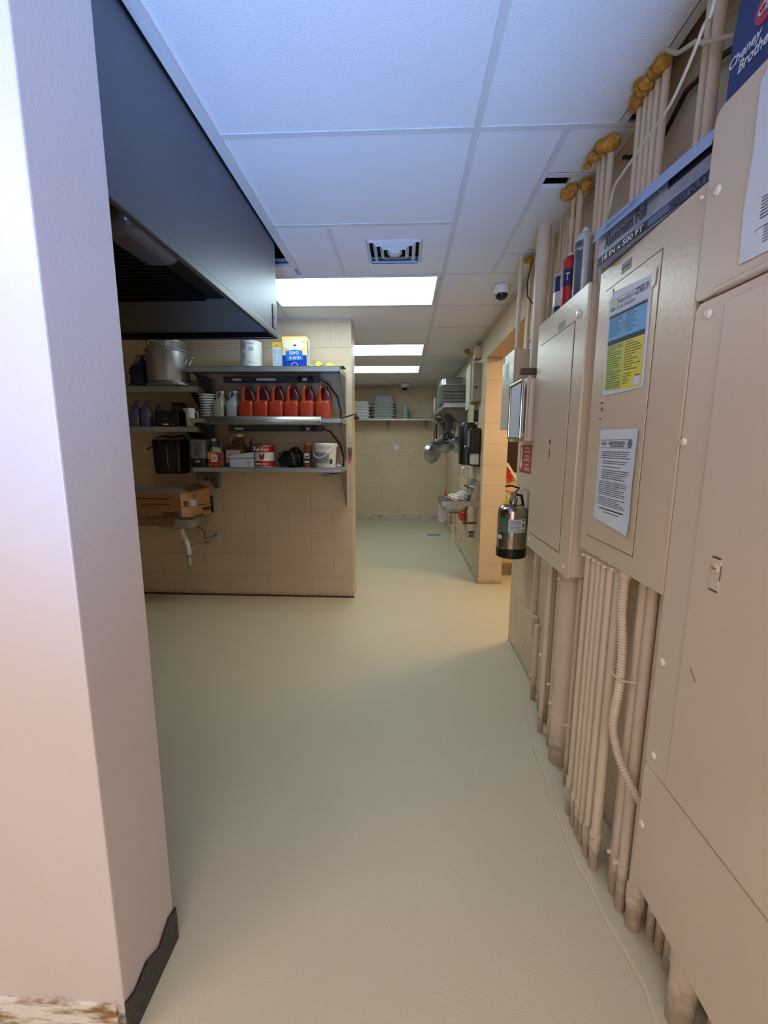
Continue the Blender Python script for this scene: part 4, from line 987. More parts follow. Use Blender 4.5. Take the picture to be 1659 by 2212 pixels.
MB().box((-1.432, 3.43, ZS3), (-1.235, 3.53, ZS3+.072), mwc, .002).build('carton', t)
MB().prism([(-1.432, 3.425, ZS3+.074), (-1.235, 3.425, ZS3+.078), (-1.235, 3.425, ZS3+.122), (-1.43, 3.425, ZS3+.095)], (0, .11, 0), mwc).build('lid', t)
decals('mark', (-1.29, 3.4295, ZS3+.01), UX, UZ, [(0, 0, .035, .04, mat('grey_card', (165, 168, 180), .5), 0)], t)
t = carton('food_box', 'pinkish striped box lying behind the red can', -1.315, -1.20, 3.60, 3.72, ZS3, .185, mat('pink_card', (120, 60, 66), .5))
decals('print', (-1.315, 3.5995, ZS3+.12), UX, UZ, [(.01, .05, .10, .055, m_paper, 0), (.01, .035, .10, .04, m_paper, 0), (.01, .02, .08, .024, m_paper, 0)], t)
rx, ry, rr_, rh = -1.158, 3.50, .081, .178
t = tin('food_can', 'red and white food can with a crest, on the lowest shelf', 'can', rx, ry, ZS3, rr_, rh, m_white, m_steel)
patch(t, rx, ry, rr_, ZS3+.008, ZS3+.052, D(180), D(360), m_red); patch(t, rx, ry, rr_, ZS3+.122, ZS3+.170, D(180), D(360), m_red)
lettering('Full-Red', (rx-.062, ry-rr_-.003, ZS3+.132), UX, UZ, .115, .030, m_white, t, bold=.02)
lettering('Crushed Tomatoes', (rx-.062, ry-rr_-.003, ZS3+.022), UX, UZ, .115, .017, m_white, t, bold=.02) if False else lettering('Tomato Sauce', (rx-.062, ry-rr_-.003, ZS3+.022), UX, UZ, .115, .017, m_white, t, bold=.02)
MB().prism([(rx-.022, ry-rr_-.002, ZS3+.112), (rx+.022, ry-rr_-.002, ZS3+.112), (rx+.02, ry-rr_-.002, ZS3+.075), (rx, ry-rr_-.002, ZS3+.058), (rx-.02, ry-rr_-.002, ZS3+.075)], (0, -.001, 0), mat('crest_brown', (110, 60, 35), .5)).build('crest', t)
MB().prism([(rx-.012, ry-rr_-.0035, ZS3+.110), (rx+.012, ry-rr_-.0035, ZS3+.110), (rx, ry-rr_-.0035, ZS3+.092)], (0, -.0006, 0), m_white).build('crest_mark', t)
t = tin('food_can', 'bluish can half hidden behind the red and white can', 'can', -1.03, 3.64, ZS3, .05, .12, mat('blue_grey_label', (88, 104, 128), .5), m_gal)
def bag():
    mb = MB(); t = bmesh.new(); bmesh.ops.create_icosphere(t, subdivisions=4, radius=1)
    for v in t.verts:
        q = v.co.copy(); k = 1+.10*math.sin(7*q.x+2*q.z)*math.sin(6*q.y)+.06*math.sin(13*q.z+5*q.x)
        zz = q.z*.07*k*(1+.35*math.sin(2.2*q.x+.8)); v.co = Vector((-.94+q.x*.115*k, 3.53+q.y*.085*k, ZS3+.068+zz))
        v.co.z = max(v.co.z, ZS3+.001)
    mb.merge(t, mat('black_bag_film', (14, 14, 15), .28)); o = mb.build('plastic_bag', loc=(-.94, 3.53, ZS3), sharp=180)
    tag(o, 'lumpy black plastic bag between the red can and the spice bottle', 'bag')
bag()
t = thing('spice_bottle', 'brown spice bottle with an orange cap next to the bucket', 'bottle', (-.793, 3.48, ZS3))
MB().loft([(ZS3, -.793, 3.48, .030, .03, 4), (ZS3+.005, -.793, 3.48, .033, .033, 4), (ZS3+.15, -.793, 3.48, .033, .033, 4), (ZS3+.165, -.793, 3.48, .026, .026, 2.5), (ZS3+.175, -.793, 3.48, .024, .024, 2)], mat('paprika', (120, 62, 40), .4), 28).build('bottle', t)
MB().lathe([(.029, .175), (.030, .178), (.030, .198), (.027, .203)], (-.793, 3.48, ZS3), mat('orange_cap', (205, 95, 30), .4), 28).build('cap', t)
decals('label_patch', (-.824, 3.4465, ZS3+.03), UX, UZ, [(.0, .0, .062, .10, mat('brown_label', (78, 40, 30), .5), 0), (.012, .045, .05, .085, m_paper, 1), (.012, .008, .05, .022, m_paper, 1), (.018, .052, .044, .066, m_inkd, 2)], t)
bx_, by_, bz = -.648, 3.50, ZS3
t = thing('bucket', 'white plastic bucket with handle and grey label at the shelf end', 'bucket', (bx_, by_, bz))
MB().lathe([(.078, 0), (.080, .003), (.092, .165), (.097, .168), (.097, .176), (.099, .178), (.099, .19), (.095, .196), (.03, .198)], (bx_, by_, bz), m_white, 44).build('pail', t)
patch(t, bx_, by_, .0845, bz+.035, bz+.125, D(200), D(300), mat('grey_bucket_label', (150, 156, 160), .5), e=.0045)
for k in range(7): patch(t, bx_, by_, .0845, bz+.045+k*.011, bz+.049+k*.011, D(210), D(292), m_ink, 'label_line', .0055)
patch(t, bx_, by_, .083, bz+.03, bz+.07, D(303), D(318), m_inkd, 'code_patch', .005)
MB().tube([(bx_-.098, by_, bz+.16), (bx_-.095, by_-.035, bz+.115), (bx_-.07, by_-.078, bz+.088), (bx_-.03, by_-.100, bz+.078), (bx_+.01, by_-.108, bz+.095), (bx_+.05, by_-.10, bz+.13), (bx_+.075, by_-.075, bz+.165), (bx_+.097, by_, bz+.17)], .0038, m_white, 10).build('handle', t)
tag(crumple('cloth_scrap', 'small white scrap behind the bucket', 'scrap', (-.545, 3.60, ZS3), (.05, .06, .03), m_paper, m_blackm, 9), None)

# wall clutter on the middle wall
t = thing('thermometer_holder', 'grey and red narrow holder on the end of the middle wall', 'holder', (-.474, 3.75, 1.255))
MB().box((-.491, 3.735, 1.325), (-.457, 3.76, 1.392), mat('grey_holder', (95, 92, 95), .4), .006).build('sleeve', t)
MB().prism([(-.489, 3.74, 1.325), (-.459, 3.74, 1.325), (-.466, 3.74, 1.285), (-.474, 3.74, 1.258), (-.482, 3.74, 1.285)], (0, .018, 0), m_redsign).build('tip', t)
t = thing('pre_rinse_sprayer', 'thin black arm with a round head poking out past the shelf end', 'spray arm', (-.45, 3.6, 1.63))
MB().tube([(-.53, 3.60, 1.635), (-.48, 3.60, 1.648), (-.43, 3.60, 1.664), (-.402, 3.60, 1.668)], .006, m_blackm, 10).build('arm', t)
MB().lathe([(.006, .022), (.008, .012), (.020, .004), (.022, -.006), (.018, -.020), (.006, -.026)], (-.398, 3.60, 1.645), mat('dark_green_head', (36, 48, 44), .3, .3), 20).build('head', t)
t = thing('wall_outlet', 'small metal outlet box with a black wire under the lowest shelf', 'outlet', (-.66, 3.76, 1.14))
MB().box((-.72, 3.725, 1.135), (-.64, 3.76, 1.178), m_gal, .003).build('box', t)
MB().tube([(-.66, 3.73, 1.165), (-.61, 3.71, 1.160), (-.57, 3.70, 1.168), (-.545, 3.70, 1.18)], .004, m_blackm, 8).build('wire', t)

# ---- left shelves
ZL1, ZL2 = 1.882, 1.558
t = jug('juice_jug', 'dark blue jug with handle and red cap left of the stock pot', 'jug', -2.165, 3.50, ZL1+.004, .125, .14, .25, mat('dark_blue_liquid', (26, 36, 62), .3), m_red, mat('pale_blue_handle', (120, 140, 150), .35), flip=1)
jug('juice_jug', 'brown labelled jug with red cap, farthest left on the upper left shelf', 'jug', -2.275, 3.62, ZL1+.004, .12, .12, .21, mat('brown_juice', (120, 62, 48), .4), m_red, mat('pale_jug', (160, 150, 140), .4), labelmat=m_paper)
jug('juice_jug', 'pale jug with a red cap hidden behind the stock pot', 'jug', -2.11, 3.66, ZL1+.004, .10, .12, .225, mat('pale_jug', (160, 150, 140), .4), m_red)
def pot():
    x, y, z = -1.94, 3.52, ZL1+.03; m_al = mat('dull_aluminium', (172, 178, 178), .36, .75, .18, 5)
    t = thing('stock_pot', 'large dented aluminium stock pot with loop handles', 'pot', (x, y, z))
    MB().lathe([(.155, 0), (.16, .008), (.161, .235), (.166, .24), (.168, .252), (.164, .256)], (x, y, z), m_al, 56).build('pot_body', t)
    for s in (-1, 1):
        MB().tube([(x+s*.158, y-.03, z+.15), (x+s*.175, y-.03, z+.19), (x+s*.215, y-.02, z+.215), (x+s*.215, y+.03, z+.215), (x+s*.175, y+.04, z+.19), (x+s*.158, y+.04, z+.15)], .006, m_chrome, 10).build('handle', t)
    MB().tube([(x-.05, y-.16, z+.265), (x-.055, y-.175, z+.285), (x-.04, y-.18, z+.295), (x+.02, y-.18, z+.292), (x+.045, y-.175, z+.28), (x+.05, y-.16, z+.262)], .005, m_chrome, 10).build('handle', t)
    t2 = thing('stock_pot', 'second pot nested inside the large stock pot, rim showing under the hood', 'pot', (x, y, z+.06))
    MB().lathe([(.135, 0), (.140, .01), (.145, .24), (.150, .25), (.150, .262), (.145, .266)], (x, y, z+.06), m_al, 56).build('pot_body', t2)
    for i, (r, dz, lab) in enumerate([(.190, 0, 'wide round aluminium lid at the bottom under the stock pot'), (.175, .013, 'upper round aluminium lid directly under the stock pot')]):
        o = MB().lathe([(r*.96, 0), (r, .003), (r, .009), (r*.9, .012), (.05, .013)], (x+.02, y, ZL1+.002+dz), m_al, 56).build('pot_lid', loc=(x+.02, y, ZL1+.002+dz))
        tag(o, lab, 'pot lid')
pot()
m_lav = mat('lavender_plastic', (92, 92, 130), .4)
def lav(x, lab):
    y, z = 3.50, ZL2; t = thing('spray_bottle', lab, 'bottle', (x, y, z), 'lavender bottles on the lower left shelf')
    MB().loft([(z, x, y, .038, .035, 4), (z+.005, x, y, .042, .038, 4), (z+.12, x, y, .042, .038, 3.5), (z+.165, x, y, .026, .026, 2.5), (z+.185, x, y, .012, .012, 2), (z+.20, x, y, .010, .010, 2)], m_lav, 24).build('bottle', t)
    MB().box((x-.012, y-.01, z+.198), (x+.045, y+.01, z+.212), mat('grey_trigger', (105, 102, 120), .4), .003).tube([(x+.004, y, z+.2), (x+.012, y, z+.185), (x+.01, y, z+.17)], .003, m_lav, 8).build('trigger', t)
    return t
l0 = lav(-2.235, 'lavender spray bottle at the left of the pair on the lower left shelf')
dup(l0, (-2.145, 3.50, ZL2), 'lavender spray bottle next to the black box on the lower left shelf')
t = thing('bottle', 'grey squat bottle between the lavender ones and the black box', 'bottle', (-2.075, 3.56, ZL2))
MB().lathe([(.032, 0), (.034, .004), (.034, .12), (.014, .16), (.012, .185)], (-2.075, 3.56, ZL2), mat('grey_bottle', (88, 84, 88), .4), 24).build('glass', t)
MB().lathe([(.015, .183), (.015, .20)], (-2.075, 3.56, ZL2), m_gal, 16).build('cap', t)
t = thing('label_printer', 'black boxy appliance with a small white logo on the lower left shelf', 'appliance', (-1.945, 3.52, ZL2))
MB().box((-2.04, 3.45, ZL2), (-1.85, 3.62, ZL2+.125), m_black, .012, 3).build('housing', t)
decals('logo_strip', (-1.98, 3.4490, ZL2+.012), UX, UZ, [(0, 0, .045, .012, m_paper, 0), (.075, 0, .088, .012, m_ink, 0)], t)
lettering('Brother', (-1.975, 3.4488, ZL2+.058), UX, UZ, .034, .010, m_gal, t)
t = thing('coffee_jar', 'amber jar glowing brown behind the black appliance', 'jar', (-1.96, 3.68, ZL2))
MB().lathe([(.055, 0), (.06, .005), (.06, .17), (.05, .19)], (-1.96, 3.68, ZL2), mat('amber_jar', (110, 80, 42), .4), 28).build('jar', t)
MB().lathe([(.052, .19), (.052, .21)], (-1.96, 3.68, ZL2), m_blackm, 24).build('lid', t)
t = thing('pitcher', 'white plastic pitcher at the right end of the lower left shelf', 'pitcher', (-1.762, 3.48, ZL2))
MB().lathe([(.030, 0), (.032, .003), (.040, .145), (.041, .148), (.038, .146)], (-1.762, 3.48, ZL2), m_white, 28).prism([(-1.80, 3.48, ZL2+.148), (-1.80, 3.46, ZL2+.12), (-1.825, 3.48, ZL2+.148)], (0, .01, 0), m_white).build('body', t)
MB().tube([(-1.726, 3.48, ZL2+.125), (-1.70, 3.48, ZL2+.115), (-1.70, 3.48, ZL2+.05), (-1.73, 3.48, ZL2+.03)], .005, m_white, 8).build('handle', t)

# paper towel dispenser, gloves of cable, sink
t = thing('towel_dispenser', 'black paper towel dispenser on the wall above the left hand sink', 'dispenser', (-2.04, 3.66, 1.16))
MB().loft([(1.16, -2.045, 3.66, .120, .095, 4), (1.17, -2.045, 3.66, .128, .10, 4), (1.44, -2.045, 3.66, .142, .10, 4), (1.455, -2.045, 3.66, .135, .095, 4)], m_black, 36).build('cover', t)
MB().box((-2.03, 3.556, 1.20), (-2.025, 3.562, 1.41), m_gal).build('key_seam', t)
tag(MB().tube([(-2.20, 3.70, 1.47), (-2.13, 3.70, 1.485), (-2.05, 3.70, 1.475), (-1.95, 3.70, 1.49), (-1.88, 3.62, 1.44), (-1.84, 3.6, 1.36), (-1.80, 3.6, 1.32), (-1.76, 3.60, 1.40), (-1.73, 3.60, 1.47)], .007, m_blackm, 10).build('looping_cable', loc=(-2, 3.65, 1.3)), 'black cord looping under the lower left shelf', 'cord')
tag(MB().tube([(-2.30, 3.72, 1.37), (-2.25, 3.70, 1.385), (-2.19, 3.72, 1.42)], .006, m_blackm, 8).build('short_cable', loc=(-2.25, 3.7, 1.37)), 'short black cord left of the towel dispenser', 'cord')
t = thing('dispenser_roll', 'pale roll hanging behind the lowest shelf bracket', 'paper roll', (-1.80, 3.70, 1.14))
MB().lathe([(.045, 0), (.045, .085)], (-1.80, 3.70, 1.10), mat('pale_roll', (120, 122, 120), .6), 28).build('roll', t)
MB().prism([(-1.76, 3.64, 1.10), (-1.67, 3.64, 1.10), (-1.72, 3.64, 1.14)], (0, .05, 0), m_black).build('holder', t)
def hand_sink_left():
    t = thing('hand_sink', 'small stainless hand sink on the middle wall, box sitting in it', 'sink', (-1.98, 3.6, .68))
    x0, x1 = -2.14, -1.74
    MB().loft([(.70, -1.94, 3.56, .13, .12, 3.5), (.715, -1.94, 3.56, .165, .15, 4), (.80, -1.94, 3.56, .185, .17, 5), (.80, -1.94, 3.56, .18, .165, 5), (.72, -1.94, 3.56, .15, .14, 4)], m_gal, 36, cap=True).build('bowl', t)
    MB().box((x0, 3.36, .795), (x1, 3.38, .815), m_steel_d, .004).box((x0, 3.74, .795), (x1, 3.76, .95), m_steel_d, .003).box((x0, 3.38, .80), (x0+.02, 3.74, .815), m_steel_d).box((x1-.02, 3.38, .80), (x1, 3.74, .815), m_steel_d).build('rim', t)
    MB().tube([(-1.90, 3.72, .92), (-1.90, 3.70, 1.0), (-1.90, 3.66, 1.045), (-1.90, 3.60, 1.045), (-1.90, 3.57, 1.01)], .009, m_chrome, 12).build('faucet', t)
    # drain: ribbed white flex tail, chrome trap, valve
    P = [(-1.915, 3.50, .70), (-1.915, 3.50, .655), (-1.90, 3.50, .62), (-1.885, 3.50, .58), (-1.872, 3.50, .54), (-1.868, 3.50, .48), (-1.866, 3.50, .44)]
    out = []
    for a, b in zip(P, P[1:]):
        for j in range(6): out.append(Vector(a).lerp(Vector(b), j/6))
    rs = [(.022 if (i//2) % 2 else .018) if 6 < i < 28 else .02 for i in range(len(out))]
    MB().tube(out, rs, m_white, 18).build('drain_tube', t)
    MB().tube([(-1.866, 3.50, .46), (-1.866, 3.50, .40), (-1.87, 3.51, .365), (-1.885, 3.53, .35), (-1.90, 3.56, .365), (-1.905, 3.58, .41), (-1.905, 3.58, .46)], .018, m_chrome, 16).lathe([(.024, -.012), (.024, .012)], (-1.866, 3.50, .45), m_gal, 20).build('trap', t)
    MB().tube([(-1.905, 3.58, .46), (-1.88, 3.60, .50), (-1.84, 3.64, .515), (-1.82, 3.70, .50), (-1.82, 3.76, .50)], .016, mat('dull_pvc', (165, 160, 150), .5), 14).build('waste_arm', t)
    v = MB().tube([(-1.72, 3.76, .575), (-1.75, 3.68, .57), (-1.80, 3.66, .56)], .011, m_steel, 12).lathe([(.024, -.004), (.026, .004)], (-1.72, 3.752, .575), m_chrome, 20, rot=Matrix.Rotation(PI/2, 3, 'X')).build('stop_valve', t)
    MB().tube([(-1.80, 3.66, .57), (-1.78, 3.64, .64), (-1.82, 3.60, .69), (-1.88, 3.60, .70)], .006, m_steel_d, 10).tube([(-1.81, 3.62, .665), (-1.84, 3.6, .64), (-1.83, 3.6, .615), (-1.80, 3.61, .62), (-1.79, 3.62, .65)], .005, m_gal, 8).build('supply_hose', v)
hand_sink_left()
def cardboard():
    m_cb = mat('cardboard', (152, 108, 64), .75, 0, .06, 12); m_cbl = mat('cardboard_edge', (185, 140, 90), .75); m_cbi = mat('cardboard_inside', (128, 112, 96), .8); mp = mat('brown_print', (92, 44, 30), .7)
    t = thing('cardboard_box', 'open printed cardboard box resting in the left hand sink', 'cardboard box', (-2.0, 3.5, .80))
    x0, x1, xs2, y0, y1, z0, z1 = -2.33, -1.845, -1.70, 3.385, 3.66, .795, 1.005
    F = [(x0, y0, z0), (x1, y0, z0)]
    def wallp(a, b, zt0, zt1, m, th=.004):
        d = (Vector(b)-Vector(a)).normalized(); n = Vector((-d.y, d.x, 0))
        return [Vector((a[0], a[1], z0)), Vector((b[0], b[1], z0)), Vector((b[0], b[1], zt1)), Vector((a[0], a[1], zt0))], n*th
    mb = MB()
    for (a, b, p, q, m) in (((x0, y0), (x1, y0), z1, z1, m_cb), ((x1, y0), (xs2, y1-.05), z1, z1+.04, m_cbl), ((x0, y1), (xs2, y1-.05), z1+.02, z1+.04, m_cbi), ((x0, y0), (x0, y1), z1, z1+.02, m_cb)):
        w, n = wallp(a, b, p, q, m); mb.prism(w, n, m)
    mb.prism([(x0, y0, z0), (x1, y0, z0), (xs2, y1-.05, z0), (x0, y1, z0)], (0, 0, .004), m_cbi)
    mb.build('carton', t)
    # flaps
    MB().prism([(x0+.02, y0, z1), (x1-.01, y0, z1), (x1-.02, y0+.06, z1+.055), (x0+.03, y0+.06, z1+.055)], (0, .003, .001), m_cbi).build('flap', t)
    MB().prism([(x1, y0, z1-.003), (xs2, y1-.05, z1+.035), (xs2-.09, y1-.06, z1+.075), (x1-.05, y0+.06, z1+.045)], (0, 0, .003), m_cbi).build('flap', t)
    MB().prism([(x0+.08, y0, z0), (x1-.06, y0, z0), (x1-.07, y0-.012, z0-.06), (x0+.08, y0-.012, z0-.058)], (0, .004, 0), m_cb).build('flap', t)
    R_ = [(.10, .165, .40, .175, mp, 0), (.13, .12, .39, .126, mp, 0), (.14, .10, .25, .105, mp, 0), (.32, .022, .455, .06, mp, 0), (.325, .027, .45, .055, m_cb, 1)]
    R_ += [(.332+i*.0145, .031, .342+i*.0145, .051, mp, 2) for i in range(8)]
    decals('print', (x0, y0-.0006, z0), UX, UZ, R_, t)
    d = Vector((xs2-x1, y1-.05-y0, 0)).normalized()
    decals('side_print', Vector((x1, y0, z0))-Vector((-d.y, d.x, 0))*.001, d, UZ, [(.0, .10, .13, .106, mp, 0), (.13, .10, .30, .106, mp, 0), (.12, .10, .128, .20, mp, 0), (.19, .05, .27, .08, mp, 0), (.02, .11, .06, .15, mp, 0), (.085, .10, .135, .155, m_paper, 1), (.09, .115, .115, .12, m_ink, 2)], t)
cardboard()

# ================================================================= BACK OF THE ROOM
def back_shelf():
    t = thing('wall_shelf', 'long steel shelf on the back wall holding stacked pans', 'shelf', (-.4, 8.0, 1.86))
    MB().box((-1.6, 7.60, 1.868), (.47, 8.0, 1.872), m_sh).box((-1.6, 7.60, 1.845), (.47, 7.604, 1.872), m_sh).build('shelf_board', t)
    for x in (-1.2, -.3, .4): MB().prism([(x, 7.64, 1.868), (x, 8.0, 1.868), (x, 8.0, 1.70)], (.004, 0, 0), m_shd).build('bracket', t)
back_shelf()
m_pan = mat('pan_plastic_grey', (150, 158, 162), .45); m_panw = mat('pan_plastic_white', (205, 210, 214), .45)
def tub(x, y, z, w, d, h, m, label, group):
    t = thing('food_pan', label, 'pan', (x, y, z), group)
    MB().loft([(z, x, y, w*.5, d*.5, 8), (z+.006, x, y, w*.5, d*.5, 8), (z+.016, x, y, w*.5, d*.5, 8), (z+.017, x, y, w*.44, d*.43, 7), (z+h, x, y, w*.41, d*.40, 6)], m, 32).build('pan_body', t)
    return t
def stack(x, y, w, d, n, pitch, h, m, where, group):
    base = None; names = ['lowest', 'second', 'third', 'fourth', 'fifth', 'sixth', 'seventh']
    for i in range(n):
        lab = '%s overturned pan from the bottom in %s' % (names[i], where) if i else 'lowest overturned pan of %s' % where
        if base is None: base = tub(x, y, 1.873, w, d, h, m, lab, group)
        else: dup(base, (x, y, 1.873+i*pitch), lab)
stack(-.80, 7.78, .40, .30, 5, .052, .10, m_panw, 'the white stack cut off by the wall', 'white pans stacked at the left of the back shelf')
stack(-.365, 7.78, .42, .30, 6, .052, .13, m_pan, 'the grey stack on the back shelf', 'grey pans stacked on the back shelf')
stack(.018, 7.78, .12, .28, 5, .034, .09, m_pan, 'the narrow stack on the back shelf', 'narrow pans stacked on the back shelf')
tag(MB().lathe([(.05, 0), (.052, .001), (.03, .0015)], (-.135, 7.9995, 1.375), mat('plaster_patch', (228, 224, 220), .6), 9, rot=Matrix.Rotation(PI/2, 3, 'X')).build('wall_patch', loc=(-.135, 7.999, 1.37)), 'pale filled patch on the bare back wall', 'wall patch')
o = tag(MB().tube([(.20, 7.992, 1.17), (.20, 7.992, 1.28), (.56, 7.992, 1.28)], .006, m_pipeb, 8).build('raceway', loc=(.3, 7.99, 1.2)), 'thin painted raceway bent on the back wall near the hanging pans', 'raceway')

def right_shelf():
    t = thing('wall_shelf', 'deep steel shelf on the right wall loaded with sheet pans', 'shelf', (.62, 6.5, 1.9))
    x0, x1, y0, y1, z = .482, .783, 5.31, 7.58, 1.923
    MB().box((x0, y0, z-.004), (x1, y1, z), m_sh).box((x0, y0, z-.05), (x0+.004, y1, z), m_sh).box((x0, y0, z-.05), (x1, y0+.004, z), m_sh).build('shelf_board', t)
    for y in (5.42, 6.5, 7.4): MB().prism([(x0+.03, y, z-.05), (x1, y, z-.05), (x1, y, z-.30), (x1-.04, y, z-.30)], (0, .004, 0), m_shd).build('bracket', t)
    rail = MB().tube([(.50, 5.5, 1.72), (.50, 7.0, 1.72)], .008, m_steel_d, 10).tube([(.50, 5.5, 1.72), (.50, 5.5, 1.88)], .006, m_steel_d, 8).tube([(.50, 7.0, 1.72), (.50, 7.0, 1.88)], .006, m_steel_d, 8).build('pot_rail', t)
    # sheet pans
    m_sp = mat('sheet_pan_aluminium', (150, 150, 148), .5, .55, .1); base = None
    ords = ['lowest', 'second', 'third', 'fourth', 'fifth', 'sixth', 'seventh', 'eighth', 'ninth', 'tenth', 'eleventh', 'twelfth', 'thirteenth']
    for i in range(13):
        zz = z+.001+i*.0168; lab = ('%s sheet pan from the bottom of the pile on the right shelf' % ords[i]) if i else 'lowest sheet pan of the pile on the right shelf'
        if base is None:
            base = thing('sheet_pan', lab, 'sheet pan', (.615, 5.66, zz), 'sheet pans piled on the right shelf')
            MB().loft([(zz, .615, 5.66, .142, .285, 9), (zz+.0075, .615, 5.66, .144, .289, 9), (zz+.008, .615, 5.66, .164, .324, 9), (zz+.0145, .615, 5.66, .165, .325, 9)], m_sp, 40).build('pan_body', base)
        else: dup(base, (.615, 5.66, zz), lab)
    zz = z+.001+13*.0168
    r = thing('roasting_pan', 'large overturned steel roasting pan on top of the sheet pans', 'roasting pan', (.615, 5.66, zz))
    MB().loft([(zz, .615, 5.66, .165, .32, 9), (zz+.005, .615, 5.66, .165, .32, 9), (zz+.006, .615, 5.66, .158, .31, 7), (zz+.075, .615, 5.66, .150, .30, 7), (zz+.095, .615, 5.66, .138, .285, 6)], m_steel, 44).build('pan_body', r)
    t = thing('bus_tub_stack', 'pale green plastic rack standing beyond the sheet pans', 'rack', (.55, 6.5, z))
    mgp = mat('pale_green_plastic', (160, 182, 172), .45)
    mb = MB()
    for i in range(6): mb.box((.505, 6.2, z+.006+i*.055), (.70, 6.6, z+.03+i*.055), mgp, .004)
    mb.build('shelves', t)
    MB().box((.500, 6.2, z), (.508, 6.215, z+.42), mgp).box((.500, 6.58, z), (.508, 6.6, z+.42), mgp).box((.69, 6.2, z), (.70, 6.215, z+.42), mgp).build('posts', t)
    t = thing('plate_rack', 'white wire plate rack at the far end of the right shelf', 'rack', (.55, 7.1, z))
    mb = MB()
    for i in range(6): mb.tube([(.49+.0, 6.95+i*.05, z+.004), (.49, 6.95+i*.05, z+.24)], .006, m_white, 8)
    mb.box((.485, 6.93, z), (.70, 7.25, z+.006), m_white).build('rack_frame', t)
right_shelf()

def frying_pan(x, y, z, r, lab, hlen=.26, deep=.04, tilt=0):
    """hangs from the rail by its handle; base faces the camera"""
    t = thing('frying_pan', lab, 'pan', (x, y, z), 'pans hanging under the right shelf')
    R = Matrix.Rotation(PI/2, 3, 'X') @ Matrix.Identity(3); R = Matrix.Rotation(tilt, 3, 'Z') @ R
    MB().lathe([(r*.72, 0), (r*.75, -.002), (r, -deep), (r*1.03, -deep-.003), (r*.98, -deep), (r*.73, -.004)], (x, y, z-hlen-r), m_steel, 40, rot=R).build('pan_body', t)
    MB().tube([(x, y+.01, z-hlen-.0), (x, y-.0, z-hlen*.6), (x, y, z)], [.008, .010, .007], m_steel_d, 10).build('handle', t)
    return t
frying_pan(.44, 6.25, 1.72, .135, 'largest steel frying pan at the back left of the hanging pans', .30, .05, .5)
frying_pan(.43, 6.0, 1.72, .130, 'steel frying pan hung just in front of the largest one', .27, .05, .4)
frying_pan(.50, 5.55, 1.70, .11, 'small bright frying pan hanging nearest the black dispensers', .26, .04, -.9) if False else None
def sauce_pot(x, y, z, r, h, lab, ang):
    t = thing('sauce_pot', lab, 'pot', (x, y, z), 'pans hanging under the right shelf')
    R = Matrix.Rotation(ang, 3, 'Z') @ Matrix.Rotation(D(68), 3, 'X')
    MB().lathe([(r, 0), (r, h), (r*1.04, h+.003), (r*.97, h+.002), (r*.96, .01)], (x, y, z), m_steel, 40, rot=R).build('pot_body', t)
    a = R @ Vector((0, r, h*.8)); 
    MB().tube([(x+a.x, y+a.y, z+a.z), (x+a.x*.9, y+a.y, z+a.z+.12), (x+a.x*.8, y+a.y, 1.72)], .008, m_steel_d, 10).build('handle', t)
sauce_pot(.535, 5.75, 1.42, .122, .14, 'boxy steel saucepan in the middle of the hanging pans', .6)
sauce_pot(.67, 5.45, 1.40, .095, .10, 'shiny saucepan hanging beside the black soap dispensers', .4)
def hang(x, y, kind, lab):
    t = thing('ladle', lab, 'utensil', (x, y, 1.45), 'utensils hanging from the pot rail')
    MB().box((x-.010, y-.002, 1.50), (x+.010, y+.002, 1.72), m_steel_d if kind else m_blackm, .001).build('handle', t)
    MB().loft([(1.44, x, y, .012, .01, 2), (1.455, x, y, .032, .022, 2), (1.475, x, y, .034, .024, 2), (1.50, x, y, .010, .006, 2)], m_steel, 18).build('spoon_head', t)
for i, (w) in enumerate(['first', 'second', 'third', 'fourth', 'fifth', 'sixth']):
    hang(.462+.036*i, 6.1-.12*i, i % 2, '%s utensil from the far end of the hanging rail' % w)

